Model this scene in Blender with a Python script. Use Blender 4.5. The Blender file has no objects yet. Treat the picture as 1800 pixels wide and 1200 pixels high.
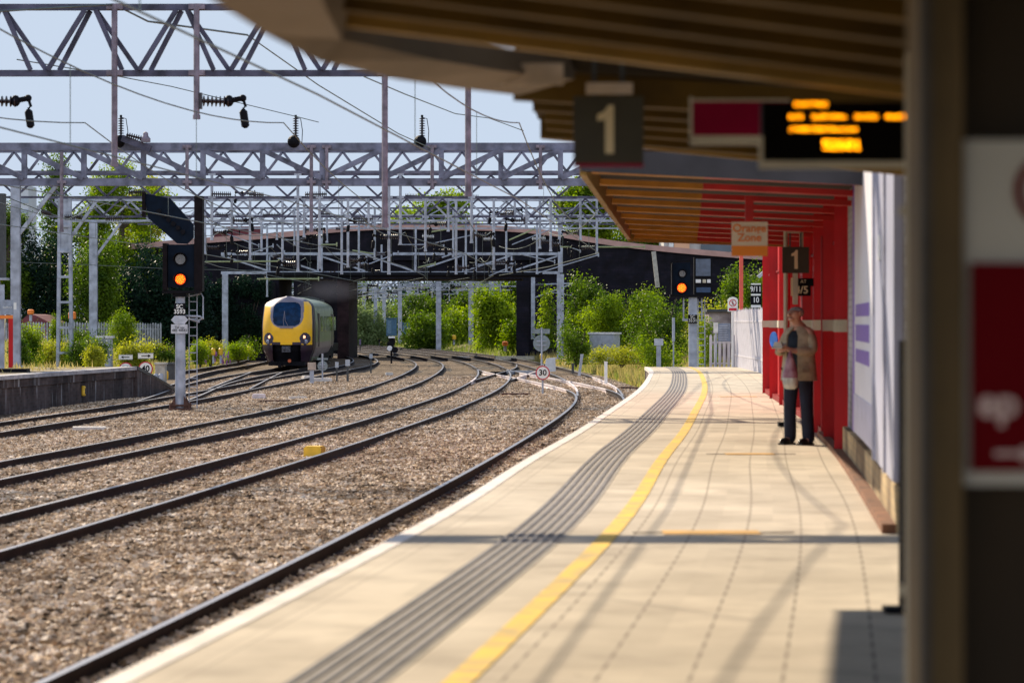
import bpy, bmesh, math, random
import numpy as np
from mathutils import Vector, Matrix
S = bpy.context.scene
R = math.radians
random.seed(7); rng = np.random.default_rng(11)

# ---------------------------------------------------------------- camera, world, sun, exposure
F = 5000.0; EYE = 2.45            # focal length in photo pixels (100 mm), eye height over the rail heads
cd = bpy.data.cameras.new('camera'); cam = bpy.data.objects.new('camera', cd); S.collection.objects.link(cam)
cam.location = (0, 0, EYE); cam.rotation_euler = (R(90), 0, 0)
cd.sensor_width = 36; cd.lens = 100; cd.shift_y = -35/1800
cd.clip_start = .1; cd.clip_end = 5000
cd.dof.use_dof = True; cd.dof.focus_distance = 115; cd.dof.aperture_fstop = 2.9
S.camera = cam
SUNV = Vector((-.85, 1.33, 1)).normalized()
el = math.asin(SUNV.z); az = math.atan2(SUNV.x, SUNV.y)
w = bpy.data.worlds.new('World'); S.world = w; w.use_nodes = True
nt = w.node_tree; bg = nt.nodes['Background']
sk = nt.nodes.new('ShaderNodeTexSky'); sk.sky_type = 'NISHITA'; sk.sun_disc = False
sk.sun_elevation = el; sk.sun_rotation = az; sk.air_density = 1.0; sk.dust_density = .6; sk.ozone_density = 1.5
# sky colour levelled: sun glow capped to pale blue, dark parts lifted as added fill
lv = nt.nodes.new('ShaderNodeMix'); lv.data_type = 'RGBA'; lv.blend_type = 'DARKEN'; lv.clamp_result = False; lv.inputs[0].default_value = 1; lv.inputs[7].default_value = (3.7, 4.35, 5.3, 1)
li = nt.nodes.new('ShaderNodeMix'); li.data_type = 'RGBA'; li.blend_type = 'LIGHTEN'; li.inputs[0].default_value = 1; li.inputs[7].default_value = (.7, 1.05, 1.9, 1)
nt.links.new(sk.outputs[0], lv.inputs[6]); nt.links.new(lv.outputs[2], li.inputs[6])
# added fill light: unseen half of the sky behind the camera is brightened
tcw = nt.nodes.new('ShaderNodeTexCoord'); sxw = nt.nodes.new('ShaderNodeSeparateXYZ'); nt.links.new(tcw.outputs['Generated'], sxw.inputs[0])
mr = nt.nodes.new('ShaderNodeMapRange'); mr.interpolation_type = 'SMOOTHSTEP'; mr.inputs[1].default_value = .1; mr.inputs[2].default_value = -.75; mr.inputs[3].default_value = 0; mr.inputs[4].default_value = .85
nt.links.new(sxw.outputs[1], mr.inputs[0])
skyfill = nt.nodes.new('ShaderNodeMix'); skyfill.data_type = 'RGBA'; skyfill.clamp_result = False; skyfill.inputs[7].default_value = (6.9, 7.6, 9.0, 1); nt.links.new(mr.outputs[0], skyfill.inputs[0]); nt.links.new(li.outputs[2], skyfill.inputs[6])
nt.links.new(skyfill.outputs[2], bg.inputs[0]); bg.inputs[1].default_value = .105
sd = bpy.data.lights.new('sun', 'SUN'); sun = bpy.data.objects.new('sun', sd); S.collection.objects.link(sun)
sd.energy = 5; sd.angle = R(.5); sd.color = (1, .86, .65)
sun.rotation_euler = (-SUNV).to_track_quat('-Z', 'Y').to_euler(); sun.location = SUNV*60
S.view_settings.view_transform = 'Standard'; S.view_settings.look = 'None'
S.view_settings.exposure = .62; S.view_settings.gamma = 1
S.cycles.max_bounces = 6; S.cycles.diffuse_bounces = 3; S.cycles.transparent_max_bounces = 6

# ---------------------------------------------------------------- helpers
def at(px, py, Y): return Vector(((px-900)*Y/F, Y, EYE-(py-565)*Y/F))
def gnd(px, py, z=0): Y = F*(EYE-z)/(py-565); return Vector(((px-900)*Y/F, Y, z))
def lerp(a, b, t): return a+(b-a)*t

MATS = {}
def pm(name, col, rough=.7, metal=0, var=.18, scale=6, bump=0, col2=None, fac=.5, coord='Object', spec=.5, bscale=None, detail=4, translucent=0):
    if name in MATS: return MATS[name]
    m = bpy.data.materials.new(name); m.use_nodes = True; n = m.node_tree.nodes; l = m.node_tree.links
    b = n['Principled BSDF']; b.inputs['Roughness'].default_value = rough; b.inputs['Metallic'].default_value = metal
    b.inputs['Specular IOR Level'].default_value = spec
    tc = n.new('ShaderNodeTexCoord'); gp = n.new('ShaderNodeNewGeometry')
    src = gp.outputs['Position'] if coord == 'World' else tc.outputs[coord]
    no = n.new('ShaderNodeTexNoise'); no.inputs['Scale'].default_value = scale; no.inputs['Detail'].default_value = detail
    l.new(src, no.inputs['Vector'])
    c2 = col2 or tuple(max(0, c*(1-2.2*var)) for c in col)
    ramp = n.new('ShaderNodeValToRGB'); e = ramp.color_ramp.elements
    e[0].position = .5-fac*.5; e[1].position = .5+fac*.3
    e[0].color = (*c2, 1); e[1].color = (*col, 1)
    l.new(no.outputs['Fac'], ramp.inputs[0]); l.new(ramp.outputs[0], b.inputs['Base Color'])
    if bump:
        n2 = n.new('ShaderNodeTexNoise'); n2.inputs['Scale'].default_value = bscale or scale*4; n2.inputs['Detail'].default_value = 3
        l.new(src, n2.inputs['Vector'])
        bp = n.new('ShaderNodeBump'); bp.inputs['Strength'].default_value = bump; bp.inputs['Distance'].default_value = .02
        l.new(n2.outputs['Fac'], bp.inputs['Height']); l.new(bp.outputs[0], b.inputs['Normal'])
    MATS[name] = m; return m
def emis(name, col, st):
    if name in MATS: return MATS[name]
    m = bpy.data.materials.new(name); m.use_nodes = True; b = m.node_tree.nodes['Principled BSDF']
    b.inputs['Base Color'].default_value = (*[c*.3 for c in col], 1)
    b.inputs['Emission Color'].default_value = (*col, 1); b.inputs['Emission Strength'].default_value = st
    MATS[name] = m; return m

class MB:
    def __init__(s): s.v = []; s.f = []
    def add(s, vs, fs):
        o = len(s.v); s.v += [tuple(v) for v in vs]; s.f += [tuple(i+o for i in f) for f in fs]; return s
    def box(s, c, d, rz=0, ry=0, rx=0):
        M = Matrix.Rotation(rz, 3, 'Z') @ Matrix.Rotation(ry, 3, 'Y') @ Matrix.Rotation(rx, 3, 'X'); c = Vector(c)
        vs = [c + M @ Vector((x*d[0]/2, y*d[1]/2, z*d[2]/2)) for z in (-1, 1) for y in (-1, 1) for x in (-1, 1)]
        return s.add(vs, [(0,2,3,1),(4,5,7,6),(0,1,5,4),(2,6,7,3),(0,4,6,2),(1,3,7,5)])
    def span(s, a, b):           # box by two corners
        a = Vector(a); b = Vector(b); return s.box((a+b)/2, [abs(x) for x in (b-a)])
    def bar(s, p, q, w, h=None):
        p = Vector(p); q = Vector(q); h = h or w; d = (q-p)
        if d.length < 1e-6: return s
        d.normalize(); up = Vector((0, 1, 0)) if abs(d.y) < .9 else Vector((0, 0, 1))
        a = d.cross(up).normalized()*w/2; b = d.cross(a).normalized()*h/2
        vs = [x+i*a+j*b for x in (p, q) for i, j in ((-1,-1),(1,-1),(1,1),(-1,1))]
        return s.add(vs, [(3,2,1,0),(4,5,6,7),(0,1,5,4),(1,2,6,5),(2,3,7,6),(3,0,4,7)])
    def tube(s, p, q, r, r2=None, n=8, caps=True):
        p = Vector(p); q = Vector(q); r2 = r if r2 is None else r2; d = (q-p).normalized()
        a = d.orthogonal().normalized(); b = d.cross(a); vs = []
        for x, rr in ((p, r), (q, r2)):
            for i in range(n):
                t = 2*math.pi*i/n; vs.append(x+(a*math.cos(t)+b*math.sin(t))*rr)
        fs = [(i, (i+1) % n, n+(i+1) % n, n+i) for i in range(n)]
        if caps: fs += [tuple(range(n-1, -1, -1)), tuple(range(n, 2*n))]
        return s.add(vs, fs)
    def path(s, pts, r, n=6):
        pts = [Vector(p) for p in pts]; vs = []; N = len(pts)
        for k, p in enumerate(pts):
            d = (pts[min(k+1, N-1)]-pts[max(k-1, 0)]).normalized()
            up = Vector((0, 0, 1)) if abs(d.z) < .95 else Vector((1, 0, 0))
            a = d.cross(up).normalized(); b = d.cross(a)
            rr = r(k/(N-1)) if callable(r) else r
            for i in range(n): t = 2*math.pi*i/n; vs.append(p+(a*math.cos(t)+b*math.sin(t))*rr)
        fs = [(k*n+i, k*n+(i+1) % n, (k+1)*n+(i+1) % n, (k+1)*n+i) for k in range(N-1) for i in range(n)]
        fs += [tuple(range(n-1, -1, -1)), tuple((N-1)*n+i for i in range(n))]
        return s.add(vs, fs)
    def lathe(s, base, axis, prof, n=12):   # prof: (t along axis, radius)
        base = Vector(base); d = Vector(axis).normalized(); a = d.orthogonal().normalized(); b = d.cross(a); vs = []
        for t, r in prof:
            for i in range(n): u = 2*math.pi*i/n; vs.append(base+d*t+(a*math.cos(u)+b*math.sin(u))*r)
        m = len(prof)
        fs = [(k*n+i, k*n+(i+1) % n, (k+1)*n+(i+1) % n, (k+1)*n+i) for k in range(m-1) for i in range(n)]
        fs += [tuple(range(n-1, -1, -1)), tuple((m-1)*n+i for i in range(n))]
        return s.add(vs, fs)
    def prism(s, pts, off):                  # polygon extruded by a vector
        n = len(pts); o = Vector(off); vs = [Vector(p) for p in pts]+[Vector(p)+o for p in pts]
        fs = [tuple(range(n-1, -1, -1)), tuple(range(n, 2*n))]+[(i, (i+1) % n, n+(i+1) % n, n+i) for i in range(n)]
        return s.add(vs, fs)
    def ell(s, c, r, n=12, m=8):
        c = Vector(c); vs = []; 
        for j in range(m+1):
            ph = math.pi*j/m
            for i in range(n): t = 2*math.pi*i/n; vs.append(c+Vector((r[0]*math.sin(ph)*math.cos(t), r[1]*math.sin(ph)*math.sin(t), r[2]*math.cos(ph))))
        return s.add(vs, [(j*n+i, (j+1)*n+i, (j+1)*n+(i+1) % n, j*n+(i+1) % n) for j in range(m) for i in range(n)])
    def sweep(s, pts, prof, closed=True):    # prof (side offset, z) swept along pts
        pts = [Vector(p) for p in pts]; N = len(pts); n = len(prof); vs = []
        for k, p in enumerate(pts):
            d = (pts[min(k+1, N-1)]-pts[max(k-1, 0)]); d.z = 0; d.normalize(); a = Vector((d.y, -d.x, 0))
            for o, z in prof: vs.append(p+a*o+Vector((0, 0, z)))
        rg = range(n) if closed else range(n-1)
        fs = [(k*n+i, (k+1)*n+i, (k+1)*n+(i+1) % n, k*n+(i+1) % n) for k in range(N-1) for i in rg]
        if closed: fs += [tuple(range(n)), tuple((N-1)*n+i for i in range(n-1, -1, -1))]
        return s.add(vs, fs)
    def build(s, name, mat, parent=None, smooth=False, loc=None, fix=True):
        me = bpy.data.meshes.new(name); o0 = Vector((0, 0, 0))
        if parent is not None and loc is None: o0 = Vector(parent.get('_o', (0, 0, 0)))
        elif loc is not None: o0 = Vector(loc)
        me.from_pydata([(v[0]-o0.x, v[1]-o0.y, v[2]-o0.z) for v in s.v], [], s.f); me.update()
        if fix:
            bm = bmesh.new(); bm.from_mesh(me); bmesh.ops.recalc_face_normals(bm, faces=bm.faces); bm.to_mesh(me); bm.free()
        if smooth:
            me.polygons.foreach_set('use_smooth', [True]*len(me.polygons))
            try: me.set_sharp_from_angle(angle=R(40))
            except Exception: pass
        me.materials.append(mat)
        ob = bpy.data.objects.new(name, me); S.collection.objects.link(ob)
        if parent is not None: ob.parent = parent
        elif loc is not None: ob.location = loc
        return ob

def thing(name, label, cat, loc=(0, 0, 0), group=None, rz=0):
    o = bpy.data.objects.new(name, None); S.collection.objects.link(o); o.location = loc; o.rotation_euler = (0, 0, rz)
    o.empty_display_size = .2
    o['label'] = label; o['category'] = cat
    if group: o['group'] = group
    o['_o'] = tuple(loc) if rz == 0 else (0, 0, 0)
    return o
def tag(o, label, cat, group=None):
    o['label'] = label; o['category'] = cat
    if group: o['group'] = group
    return o
def struct(o): o['kind'] = 'structure'; return o
def stuff(o, label=None, cat=None):
    o['kind'] = 'stuff'
    if label: o['label'] = label; o['category'] = cat
    return o
def dup(root, loc, label, rz=None, sc=None):
    r = root.copy(); S.collection.objects.link(r); r.location = loc; r['label'] = label
    if rz is not None: r.rotation_euler = (0, 0, rz)
    if sc is not None: r.scale = sc if hasattr(sc, '__len__') else (sc,)*3
    for ch in list(root.children):
        c = ch.copy(); S.collection.objects.link(c); c.parent = r
        for g in ch.children:
            d = g.copy(); S.collection.objects.link(d); d.parent = c
    return r
def text(name, s, size, loc, mat, parent, rz=0, align='CENTER', sx=1, depth=.004, bold=0):
    cu = bpy.data.curves.new(name, 'FONT'); cu.body = s; cu.size = size; cu.align_x = align; cu.align_y = 'CENTER'
    cu.extrude = depth/2; cu.offset = bold; cu.space_line = .85
    tmp = bpy.data.objects.new('tmp', cu); S.collection.objects.link(tmp)
    dg = bpy.context.evaluated_depsgraph_get(); me = bpy.data.meshes.new_from_object(tmp.evaluated_get(dg))
    bpy.data.objects.remove(tmp); bpy.data.curves.remove(cu)
    me.name = name; me.materials.clear(); me.materials.append(mat)
    o0 = Vector(parent.get('_o', (0, 0, 0))) if parent is not None else Vector((0, 0, 0))
    M = Matrix.Translation(Vector(loc)-o0) @ Matrix.Rotation(rz, 4, 'Z') @ Matrix.Rotation(R(90), 4, 'X') @ Matrix.Diagonal((sx, 1, 1, 1))
    me.transform(M)
    ob = bpy.data.objects.new(name, me); S.collection.objects.link(ob)
    if parent is not None: ob.parent = parent
    return ob
def curve_fn(pts):
    P = np.array(sorted(pts), float); xs, ys = P[:, 0], P[:, 1]; n = len(xs)
    h = np.diff(xs); A = np.zeros((n, n)); b = np.zeros(n); A[0, 0] = A[-1, -1] = 1
    for i in range(1, n-1):
        A[i, i-1] = h[i-1]; A[i, i] = 2*(h[i-1]+h[i]); A[i, i+1] = h[i]
        b[i] = 6*((ys[i+1]-ys[i])/h[i]-(ys[i]-ys[i-1])/h[i-1])
    M = np.linalg.solve(A, b)
    def f(x):
        if x <= xs[0]: return ys[0]+(x-xs[0])*((ys[1]-ys[0])/h[0]-h[0]*(2*M[0]+M[1])/6)
        if x >= xs[-1]: return ys[-1]+(x-xs[-1])*((ys[-1]-ys[-2])/h[-1]+h[-1]*(2*M[-1]+M[-2])/6)
        i = min(max(int(np.searchsorted(xs, x))-1, 0), n-2); t = x-xs[i]; u = xs[i+1]-x
        return (M[i]*u**3+M[i+1]*t**3)/(6*h[i])+(ys[i]/h[i]-M[i]*h[i]/6)*u+(ys[i+1]/h[i]-M[i+1]*h[i]/6)*t
    return f
def frange(a, b, s):
    n = max(1, int(round((b-a)/s))); return [a+(b-a)*i/n for i in range(n+1)]

# ---------------------------------------------------------------- materials
STEEL = pm('galvanised_steel', (.40,.44,.53), .55, .1, .25, 3, .1)
STEEL_D = pm('weathered_gantry_paint', (.10,.10,.155), .7, .05, .35, 3, .1, spec=.3)
STEEL_M = pm('mid_grey_gantry_paint', (.19,.20,.28), .65, .05, .35, 2.5, .1, spec=.3)
RUST_T = pm('rusty_tube_paint', (.24,.20,.25), .7, .05, .3, 5)
INS = pm('brown_porcelain', (.018,.008,.014), .3, 0, .2, 8)
WIRE = pm('copper_wire', (.16,.19,.17), .5, .5, .2, 2)
BLACK = pm('black_paint', (.004,.004,.007), .6, 0, .2, 6, spec=.12)
DKGREY = pm('dark_grey_paint', (.05,.055,.06), .6, 0, .2, 6)
WHITE = pm('white_paint', (.78,.78,.78), .55, 0, .06, 5)
YELLOW = pm('yellow_paint', (.85,.52,.03), .5, 0, .12, 5)
ORANGE = pm('orange_paint', (.85,.22,.02), .5, 0, .1, 5)
RED = pm('red_paint', (.56,.003,.006), .4, 0, .12, 1.4, .15, col2=(.34,.003,.005), detail=9, spec=.3)
RED_D = pm('deep_red_paint', (.26,.002,.004), .5, 0, .15, 3, spec=.15)
RED_SG = pm('red_sign_vinyl', (.13,.001,.004), .6, 0, .05, 3, spec=.05)
CRIM = pm('crimson_sign_vinyl', (.28,.001,.035), .5, 0, .2, 3, spec=.1)
CREAM = pm('cream_paint', (.55,.50,.38), .6, 0, .1, 5)
CONC = pm('concrete', (.42,.40,.36), .9, 0, .2, 4, .3)
CONC_W = pm('pale_concrete', (.62,.58,.55), .9, 0, .12, 4, .3)
RUSTY = pm('rusty_iron', (.12,.055,.04), .85, .1, .3, 9, .3)
GREYBOX = pm('grey_cabinet_paint', (.36,.40,.46), .5, 0, .1, 4)
TWHITE = pm('sign_white', (.75,.75,.72), .5, 0, .04, 5)
TBLACK = pm('sign_black', (.004,.004,.007), .6, 0, .04, 5, spec=.1)

# ---------------------------------------------------------------- track centre lines
T2 = curve_fn([(4,-8.9),(20,-7.25),(40,-5.35),(70,-3.0),(100,-1.37),(125,-.83),(150,-1.15),(175,-2.45),(200,-4.6),(250,-10.9),(300,-20),(360,-34)])
T3 = curve_fn([(4,-13.1),(20,-11.1),(45,-8.65),(70,-6.6),(100,-4.9),(139,-4.32),(168,-4.95),(200,-7.5),(250,-14.2),(300,-23.4),(360,-37.5)])
T4 = curve_fn([(4,-16.2),(30,-14.2),(65,-12.0),(90,-10.6),(115,-9.9),(140,-9.2),(165,-8.75),(200,-10.9),(250,-17.6),(300,-26.8),(360,-41)])
T1 = curve_fn([(0,-4.6),(20,-2.38),(45,-.1),(70,1.75),(88,2.72),(98,2.85),(108,2.35),(125,.82),(144,-.9),(152,-1.25),(160,-1.6)])
T0 = curve_fn([(92,2.86),(104,3.1),(125,2.85),(150,1.9),(175,.5),(200,-1.5),(250,-7.7),(300,-16.8),(360,-31)])
T5 = curve_fn([(86,-10.75),(98,-11.3),(112,-12.0),(130,-12.15),(150,-11.75),(175,-12.4),(200,-14.1),(250,-20.7),(300,-30),(360,-44)])
T6 = curve_fn([(104,-13.7),(118,-14.4),(135,-15.4),(150,-15.6),(175,-15.9),(200,-17.5)])
EDGE = curve_fn([(-6,-3.9),(5,-2.55),(12.1,-1.72),(18,-1.05),(24,-.45),(30.5,.08),(38,.76),(48.6,1.64),(61.4,2.66),(80,3.85),(90,4.35),(96,4.5)])
WALL = curve_fn([(5,1.3),(12,2.05),(21.3,2.9),(32.6,3.85),(40,4.37),(50,4.95),(61.4,5.55),(72,6.3),(84,7.3),(97,7.75)])

# ---------------------------------------------------------------- ground
def mixmat(name, cols, scale, bump, bdist=.03, vor=0, big=.08):
    m = bpy.data.materials.new(name); m.use_nodes = True; n = m.node_tree.nodes; l = m.node_tree.links
    b = n['Principled BSDF']; b.inputs['Roughness'].default_value = .95; b.inputs['Specular IOR Level'].default_value = .2
    g = n.new('ShaderNodeNewGeometry'); no = n.new('ShaderNodeTexVoronoi' if vor else 'ShaderNodeTexNoise')
    no.inputs['Scale'].default_value = scale; l.new(g.outputs['Position'], no.inputs['Vector'])
    r = n.new('ShaderNodeValToRGB'); r.color_ramp.elements[0].color = (*cols[0], 1); r.color_ramp.elements[1].color = (*cols[-1], 1)
    r.color_ramp.elements[0].position = .2 if not vor else 0; r.color_ramp.elements[1].position = .8 if not vor else 1
    for i, c in enumerate(cols[1:-1]):
        e = r.color_ramp.elements.new((i+1)/(len(cols)-1)*.6+.2); e.color = (*c, 1)
    if vor:
        sx = n.new('ShaderNodeSeparateColor'); l.new(no.outputs['Color'], sx.inputs[0]); l.new(sx.outputs[0], r.inputs[0])
    else: l.new(no.outputs['Fac'], r.inputs[0])
    n3 = n.new('ShaderNodeTexNoise'); n3.inputs['Scale'].default_value = big; n3.inputs['Detail'].default_value = 5; l.new(g.outputs['Position'], n3.inputs['Vector'])
    mx = n.new('ShaderNodeMix'); mx.data_type = 'RGBA'; mx.blend_type = 'MULTIPLY'; mx.inputs[0].default_value = .8
    r2 = n.new('ShaderNodeValToRGB'); r2.color_ramp.elements[0].position = .35; r2.color_ramp.elements[0].color = (.55,.5,.45,1); r2.color_ramp.elements[1].position = .65
    l.new(n3.outputs['Fac'], r2.inputs[0]); l.new(r.outputs[0], mx.inputs[6]); l.new(r2.outputs[0], mx.inputs[7]); l.new(mx.outputs[2], b.inputs['Base Color'])
    bp = n.new('ShaderNodeBump'); bp.inputs['Strength'].default_value = bump; bp.inputs['Distance'].default_value = bdist
    l.new(no.outputs['Distance' if vor else 'Fac'], bp.inputs['Height']); l.new(bp.outputs[0], b.inputs['Normal'])
    return m
EARTH = mixmat('dry_earth_and_grass', [(.10,.12,.03),(.20,.17,.07),(.30,.24,.13)], 3, .5, .05, big=.2)
BALL = mixmat('ballast_bed', [(.02,.013,.009),(.17,.12,.08),(.34,.25,.17),(.055,.037,.022)], 10, 1, .05, vor=1, big=.5)
STONE = mixmat('ballast_stone', [(.045,.026,.014),(.60,.43,.28),(.98,.83,.67),(.28,.165,.075),(.85,.67,.49)], 8, .3, .01, vor=1, big=.45)

def lb(Y): return (T5(Y) if Y > 98 else lerp(-15.0, T5(98), max(0, (Y-60)/38)))-2.6
def rb(Y): return (T0(Y)+2.2) if Y > 97 else 30
def sm(t): t = min(max(t, 0), 1); return t*t*(3-2*t)
def terr(X, Y):
    z = -.32
    if Y > 96:
        d = lb(Y)-X
        if d > 0: z += sm(d/14)*1.1*sm((Y-98)/60)+sm((d-14)/40)*1.5
        d = X-rb(Y)
        if d > 0: z += (sm(d/7)*1.2+sm((d-6)/14)*3.2)*sm((Y-100)/45)
    return z
mb = MB()
xs = list(np.concatenate([[-900,-400,-200,-120,-80,-60], np.arange(-50, 41, 1.5), [50,70,110,200,400,900]]))
ys = list(np.concatenate([[-80,-20,20,60,90], np.arange(96, 260, 2.5), np.arange(260, 420, 10), [450,520,700,1000,2000,4000]]))
for y in ys:
    for x in xs: mb.v.append((x, y, terr(x, y)))
nx = len(xs)
mb.f = [(j*nx+i, j*nx+i+1, (j+1)*nx+i+1, (j+1)*nx+i) for j in range(len(ys)-1) for i in range(nx-1)]
struct(mb.build('ground', EARTH, smooth=True, fix=False))
# ballast bed: one sheet following the tracks
mb = MB(); YS = frange(2, 330, 3)
for y in YS:
    r = (EDGE(y)+.25) if y < 94 else (T0(y)+2.0 if y > 100 else lerp(EDGE(94)+.25, T0(100)+2.0, (y-94)/6))
    l = (T6(y)-1.9 if 106 < y < 190 else (T5(y)-2.0 if y > 98 else -17.5 if y < 60 else lerp(-17.5, T5(98)-2.0, (y-60)/38)))
    K = 40
    for i in range(K+1):
        x = lerp(l, r, i/K); hump = .015*math.sin(x*2.7+y*.13)+.02*math.sin(x*1.1-y*.31)
        e = .10 if i in (0, K) else 0
        mb.v.append((x, y, -.175+hump-e))
mb.f = [(j*(K+1)+i, j*(K+1)+i+1, (j+1)*(K+1)+i+1, (j+1)*(K+1)+i) for j in range(len(YS)-1) for i in range(K)]
struct(mb.build('ballast_bed', BALL, smooth=True, fix=False))

# loose stones scattered over the bed
def scatter_stones(name, y0, y1, dens, size, seed, label):
    mb = MB(); Y = frange(y0, y1, 1.5)
    for y in Y:
        l = max(-.187*y-.6, -13.8); r = EDGE(y)-.02 if y < 95 else min(T0(y)+1.6, .12*y)
        for i in range(21): x = lerp(l, r, i/20); mb.v.append((x, y, -.17+.015*math.sin(x*2.7+y*.13)+.02*math.sin(x*1.1-y*.31)))
    mb.f = [(j*21+i, j*21+i+1, (j+1)*21+i+1, (j+1)*21+i) for j in range(len(Y)-1) for i in range(20)]
    ob = mb.build(name, STONE, fix=False)
    ng = bpy.data.node_groups.new(name, 'GeometryNodeTree')
    ng.interface.new_socket('Geometry', in_out='INPUT', socket_type='NodeSocketGeometry'); ng.interface.new_socket('Geometry', in_out='OUTPUT', socket_type='NodeSocketGeometry')
    N = ng.nodes; L = ng.links; gi = N.new('NodeGroupInput'); go = N.new('NodeGroupOutput')
    ds = N.new('GeometryNodeDistributePointsOnFaces'); ds.inputs['Density'].default_value = dens; ds.inputs['Seed'].default_value = seed
    ico = N.new('GeometryNodeMeshIcoSphere'); ico.inputs['Radius'].default_value = size; ico.inputs['Subdivisions'].default_value = 1
    sp = N.new('GeometryNodeSetPosition'); nz = N.new('ShaderNodeTexNoise'); nz.inputs['Scale'].default_value = 2.2/size; nz.inputs['Detail'].default_value = 0
    vm = N.new('ShaderNodeVectorMath'); vm.operation = 'SUBTRACT'; vm.inputs[1].default_value = (.5,.5,.5)
    vs = N.new('ShaderNodeVectorMath'); vs.operation = 'SCALE'; vs.inputs['Scale'].default_value = size*2.2
    L.new(nz.outputs['Color'], vm.inputs[0]); L.new(vm.outputs[0], vs.inputs[0]); L.new(ico.outputs[0], sp.inputs['Geometry']); L.new(vs.outputs[0], sp.inputs['Offset'])
    sm_ = N.new('GeometryNodeSetMaterial'); sm_.inputs['Material'].default_value = STONE
    L.new(sp.outputs[0], sm_.inputs['Geometry'])
    ip = N.new('GeometryNodeInstanceOnPoints'); rr = N.new('FunctionNodeRandomValue'); rr.data_type = 'FLOAT_VECTOR'
    rr.inputs[0].default_value = (0, 0, 0); rr.inputs[1].default_value = (6.28, 6.28, 6.28)
    rs = N.new('FunctionNodeRandomValue'); rs.data_type = 'FLOAT_VECTOR'; rs.inputs[0].default_value = (.5,.45,.4); rs.inputs[1].default_value = (1.5,1.2,1.0); rs.inputs['Seed'].default_value = 4
    L.new(gi.outputs[0], ds.inputs['Mesh']); L.new(ds.outputs['Points'], ip.inputs['Points']); L.new(sm_.outputs[0], ip.inputs['Instance'])
    L.new(rr.outputs[0], ip.inputs['Rotation']); L.new(rs.outputs[0], ip.inputs['Scale']); L.new(ip.outputs[0], go.inputs[0])
    md = ob.modifiers.new('scatter', 'NODES'); md.node_group = ng
    stuff(ob, label, 'ballast')
scatter_stones('ballast_stones', 17, 62, 270, .048, 3, 'loose brown and grey ballast stones between the nearer rails')
scatter_stones('ballast_stones', 62, 135, 170, .058, 5, 'loose brown and grey ballast stones around the points further off')

# ---------------------------------------------------------------- tracks
RAILPROF = [(-.036,0),(.036,0),(.036,-.038),(.01,-.05),(.01,-.135),(.07,-.15),(.07,-.165),(-.07,-.165),(-.07,-.15),(-.01,-.135),(-.01,-.05),(-.036,-.038)]
def railmat():
    m = pm('rail_steel', (.028,.014,.014), .85, 0, .3, 3, .2, spec=.2); n = m.node_tree.nodes; l = m.node_tree.links; b = n['Principled BSDF']
    g = n.new('ShaderNodeNewGeometry'); s = n.new('ShaderNodeSeparateXYZ'); l.new(g.outputs['Normal'], s.inputs[0])
    c = n.new('ShaderNodeMath'); c.operation = 'GREATER_THAN'; c.inputs[1].default_value = .9; l.new(s.outputs[2], c.inputs[0])
    sp = n.new('ShaderNodeSeparateXYZ'); l.new(g.outputs['Position'], sp.inputs[0])
    c2 = n.new('ShaderNodeMath'); c2.operation = 'GREATER_THAN'; c2.inputs[1].default_value = -.01; l.new(sp.outputs[2], c2.inputs[0])
    mu = n.new('ShaderNodeMath'); mu.operation = 'MULTIPLY'; l.new(c.outputs[0], mu.inputs[0]); l.new(c2.outputs[0], mu.inputs[1])
    old = b.inputs['Base Color'].links[0].from_socket; mx = n.new('ShaderNodeMix'); mx.data_type = 'RGBA'; mx.inputs[7].default_value = (.34,.33,.36,1)
    l.new(mu.outputs[0], mx.inputs[0]); l.new(old, mx.inputs[6]); l.new(mx.outputs[2], b.inputs['Base Color'])
    rg = n.new('ShaderNodeMix'); rg.inputs[2].default_value = .75; rg.inputs[3].default_value = .38; l.new(mu.outputs[0], rg.inputs[0]); l.new(rg.outputs[0], b.inputs['Roughness'])
    l.new(mu.outputs[0], b.inputs['Metallic'])
    return m
RAIL = railmat(); RAILW = pm('white_painted_rail', (.75,.66,.66), .6, 0, .15, 3)
SLEEP = pm('sleeper_concrete', (.20,.165,.13), .95, 0, .2, 3, .3)
def track(fn, y0, y1, label, white=(), sl=True):
    t = thing('railway_track', label, 'railway track', (fn(y0), y0, 0), 'tracks running from the station to the bridge')
    for s in (-1, 1):
        segs = [(y0, y1, RAIL, 'rail')]
        for a, b, side in white:
            if side == s:
                p, q, m_, n_ = segs.pop(); segs += [(p, a, m_, n_), (a, b, RAILW, 'rail'), (b, q, m_, n_)]
        for a, b, m_, nm in segs:
            mb = MB(); pts = []
            for y in frange(a, b, 2):
                dx = (fn(y+.5)-fn(y-.5)); L = math.hypot(dx, 1); pts.append((fn(y)+s*.7525/L, y-s*.7525*dx/L, 0))
            mb.sweep(pts, RAILPROF); o = mb.build(nm, m_, t)
            if m_ is RAILW: o['label'] = 'white painted length of rail at the points'
    if sl:
        mb = MB(); y = y0
        while y < min(y1, 200):
            dx = fn(y+.5)-fn(y-.5); mb.box((fn(y), y, -.248), (2.4, .24, .13), rz=-math.atan(dx)); y += .65
        stuff(mb.build('sleepers', SLEEP, t))
        mb = MB(); y = y0
        while y < min(y1, 110):
            dx = fn(y+.5)-fn(y-.5)
            for s in (-1, 1):
                for q in (-.095, .095): mb.box((fn(y)+s*.7525+q, y, -.15), (.07, .11, .05), rz=-math.atan(dx))
            y += .65
        stuff(mb.build('rail_clips', RUSTY, t))
track(T1, 3, 156, 'track running right beside the near platform edge, bending left at the points', [(102, 141, -1), (103, 137, 1)])
track(T2, 3, 340, 'second track out from the near platform, with the yellow box between its rails', [(116, 124, -1)])
track(T3, 3, 340, 'third track from the near platform, its shiny bend showing right of the train')
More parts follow.
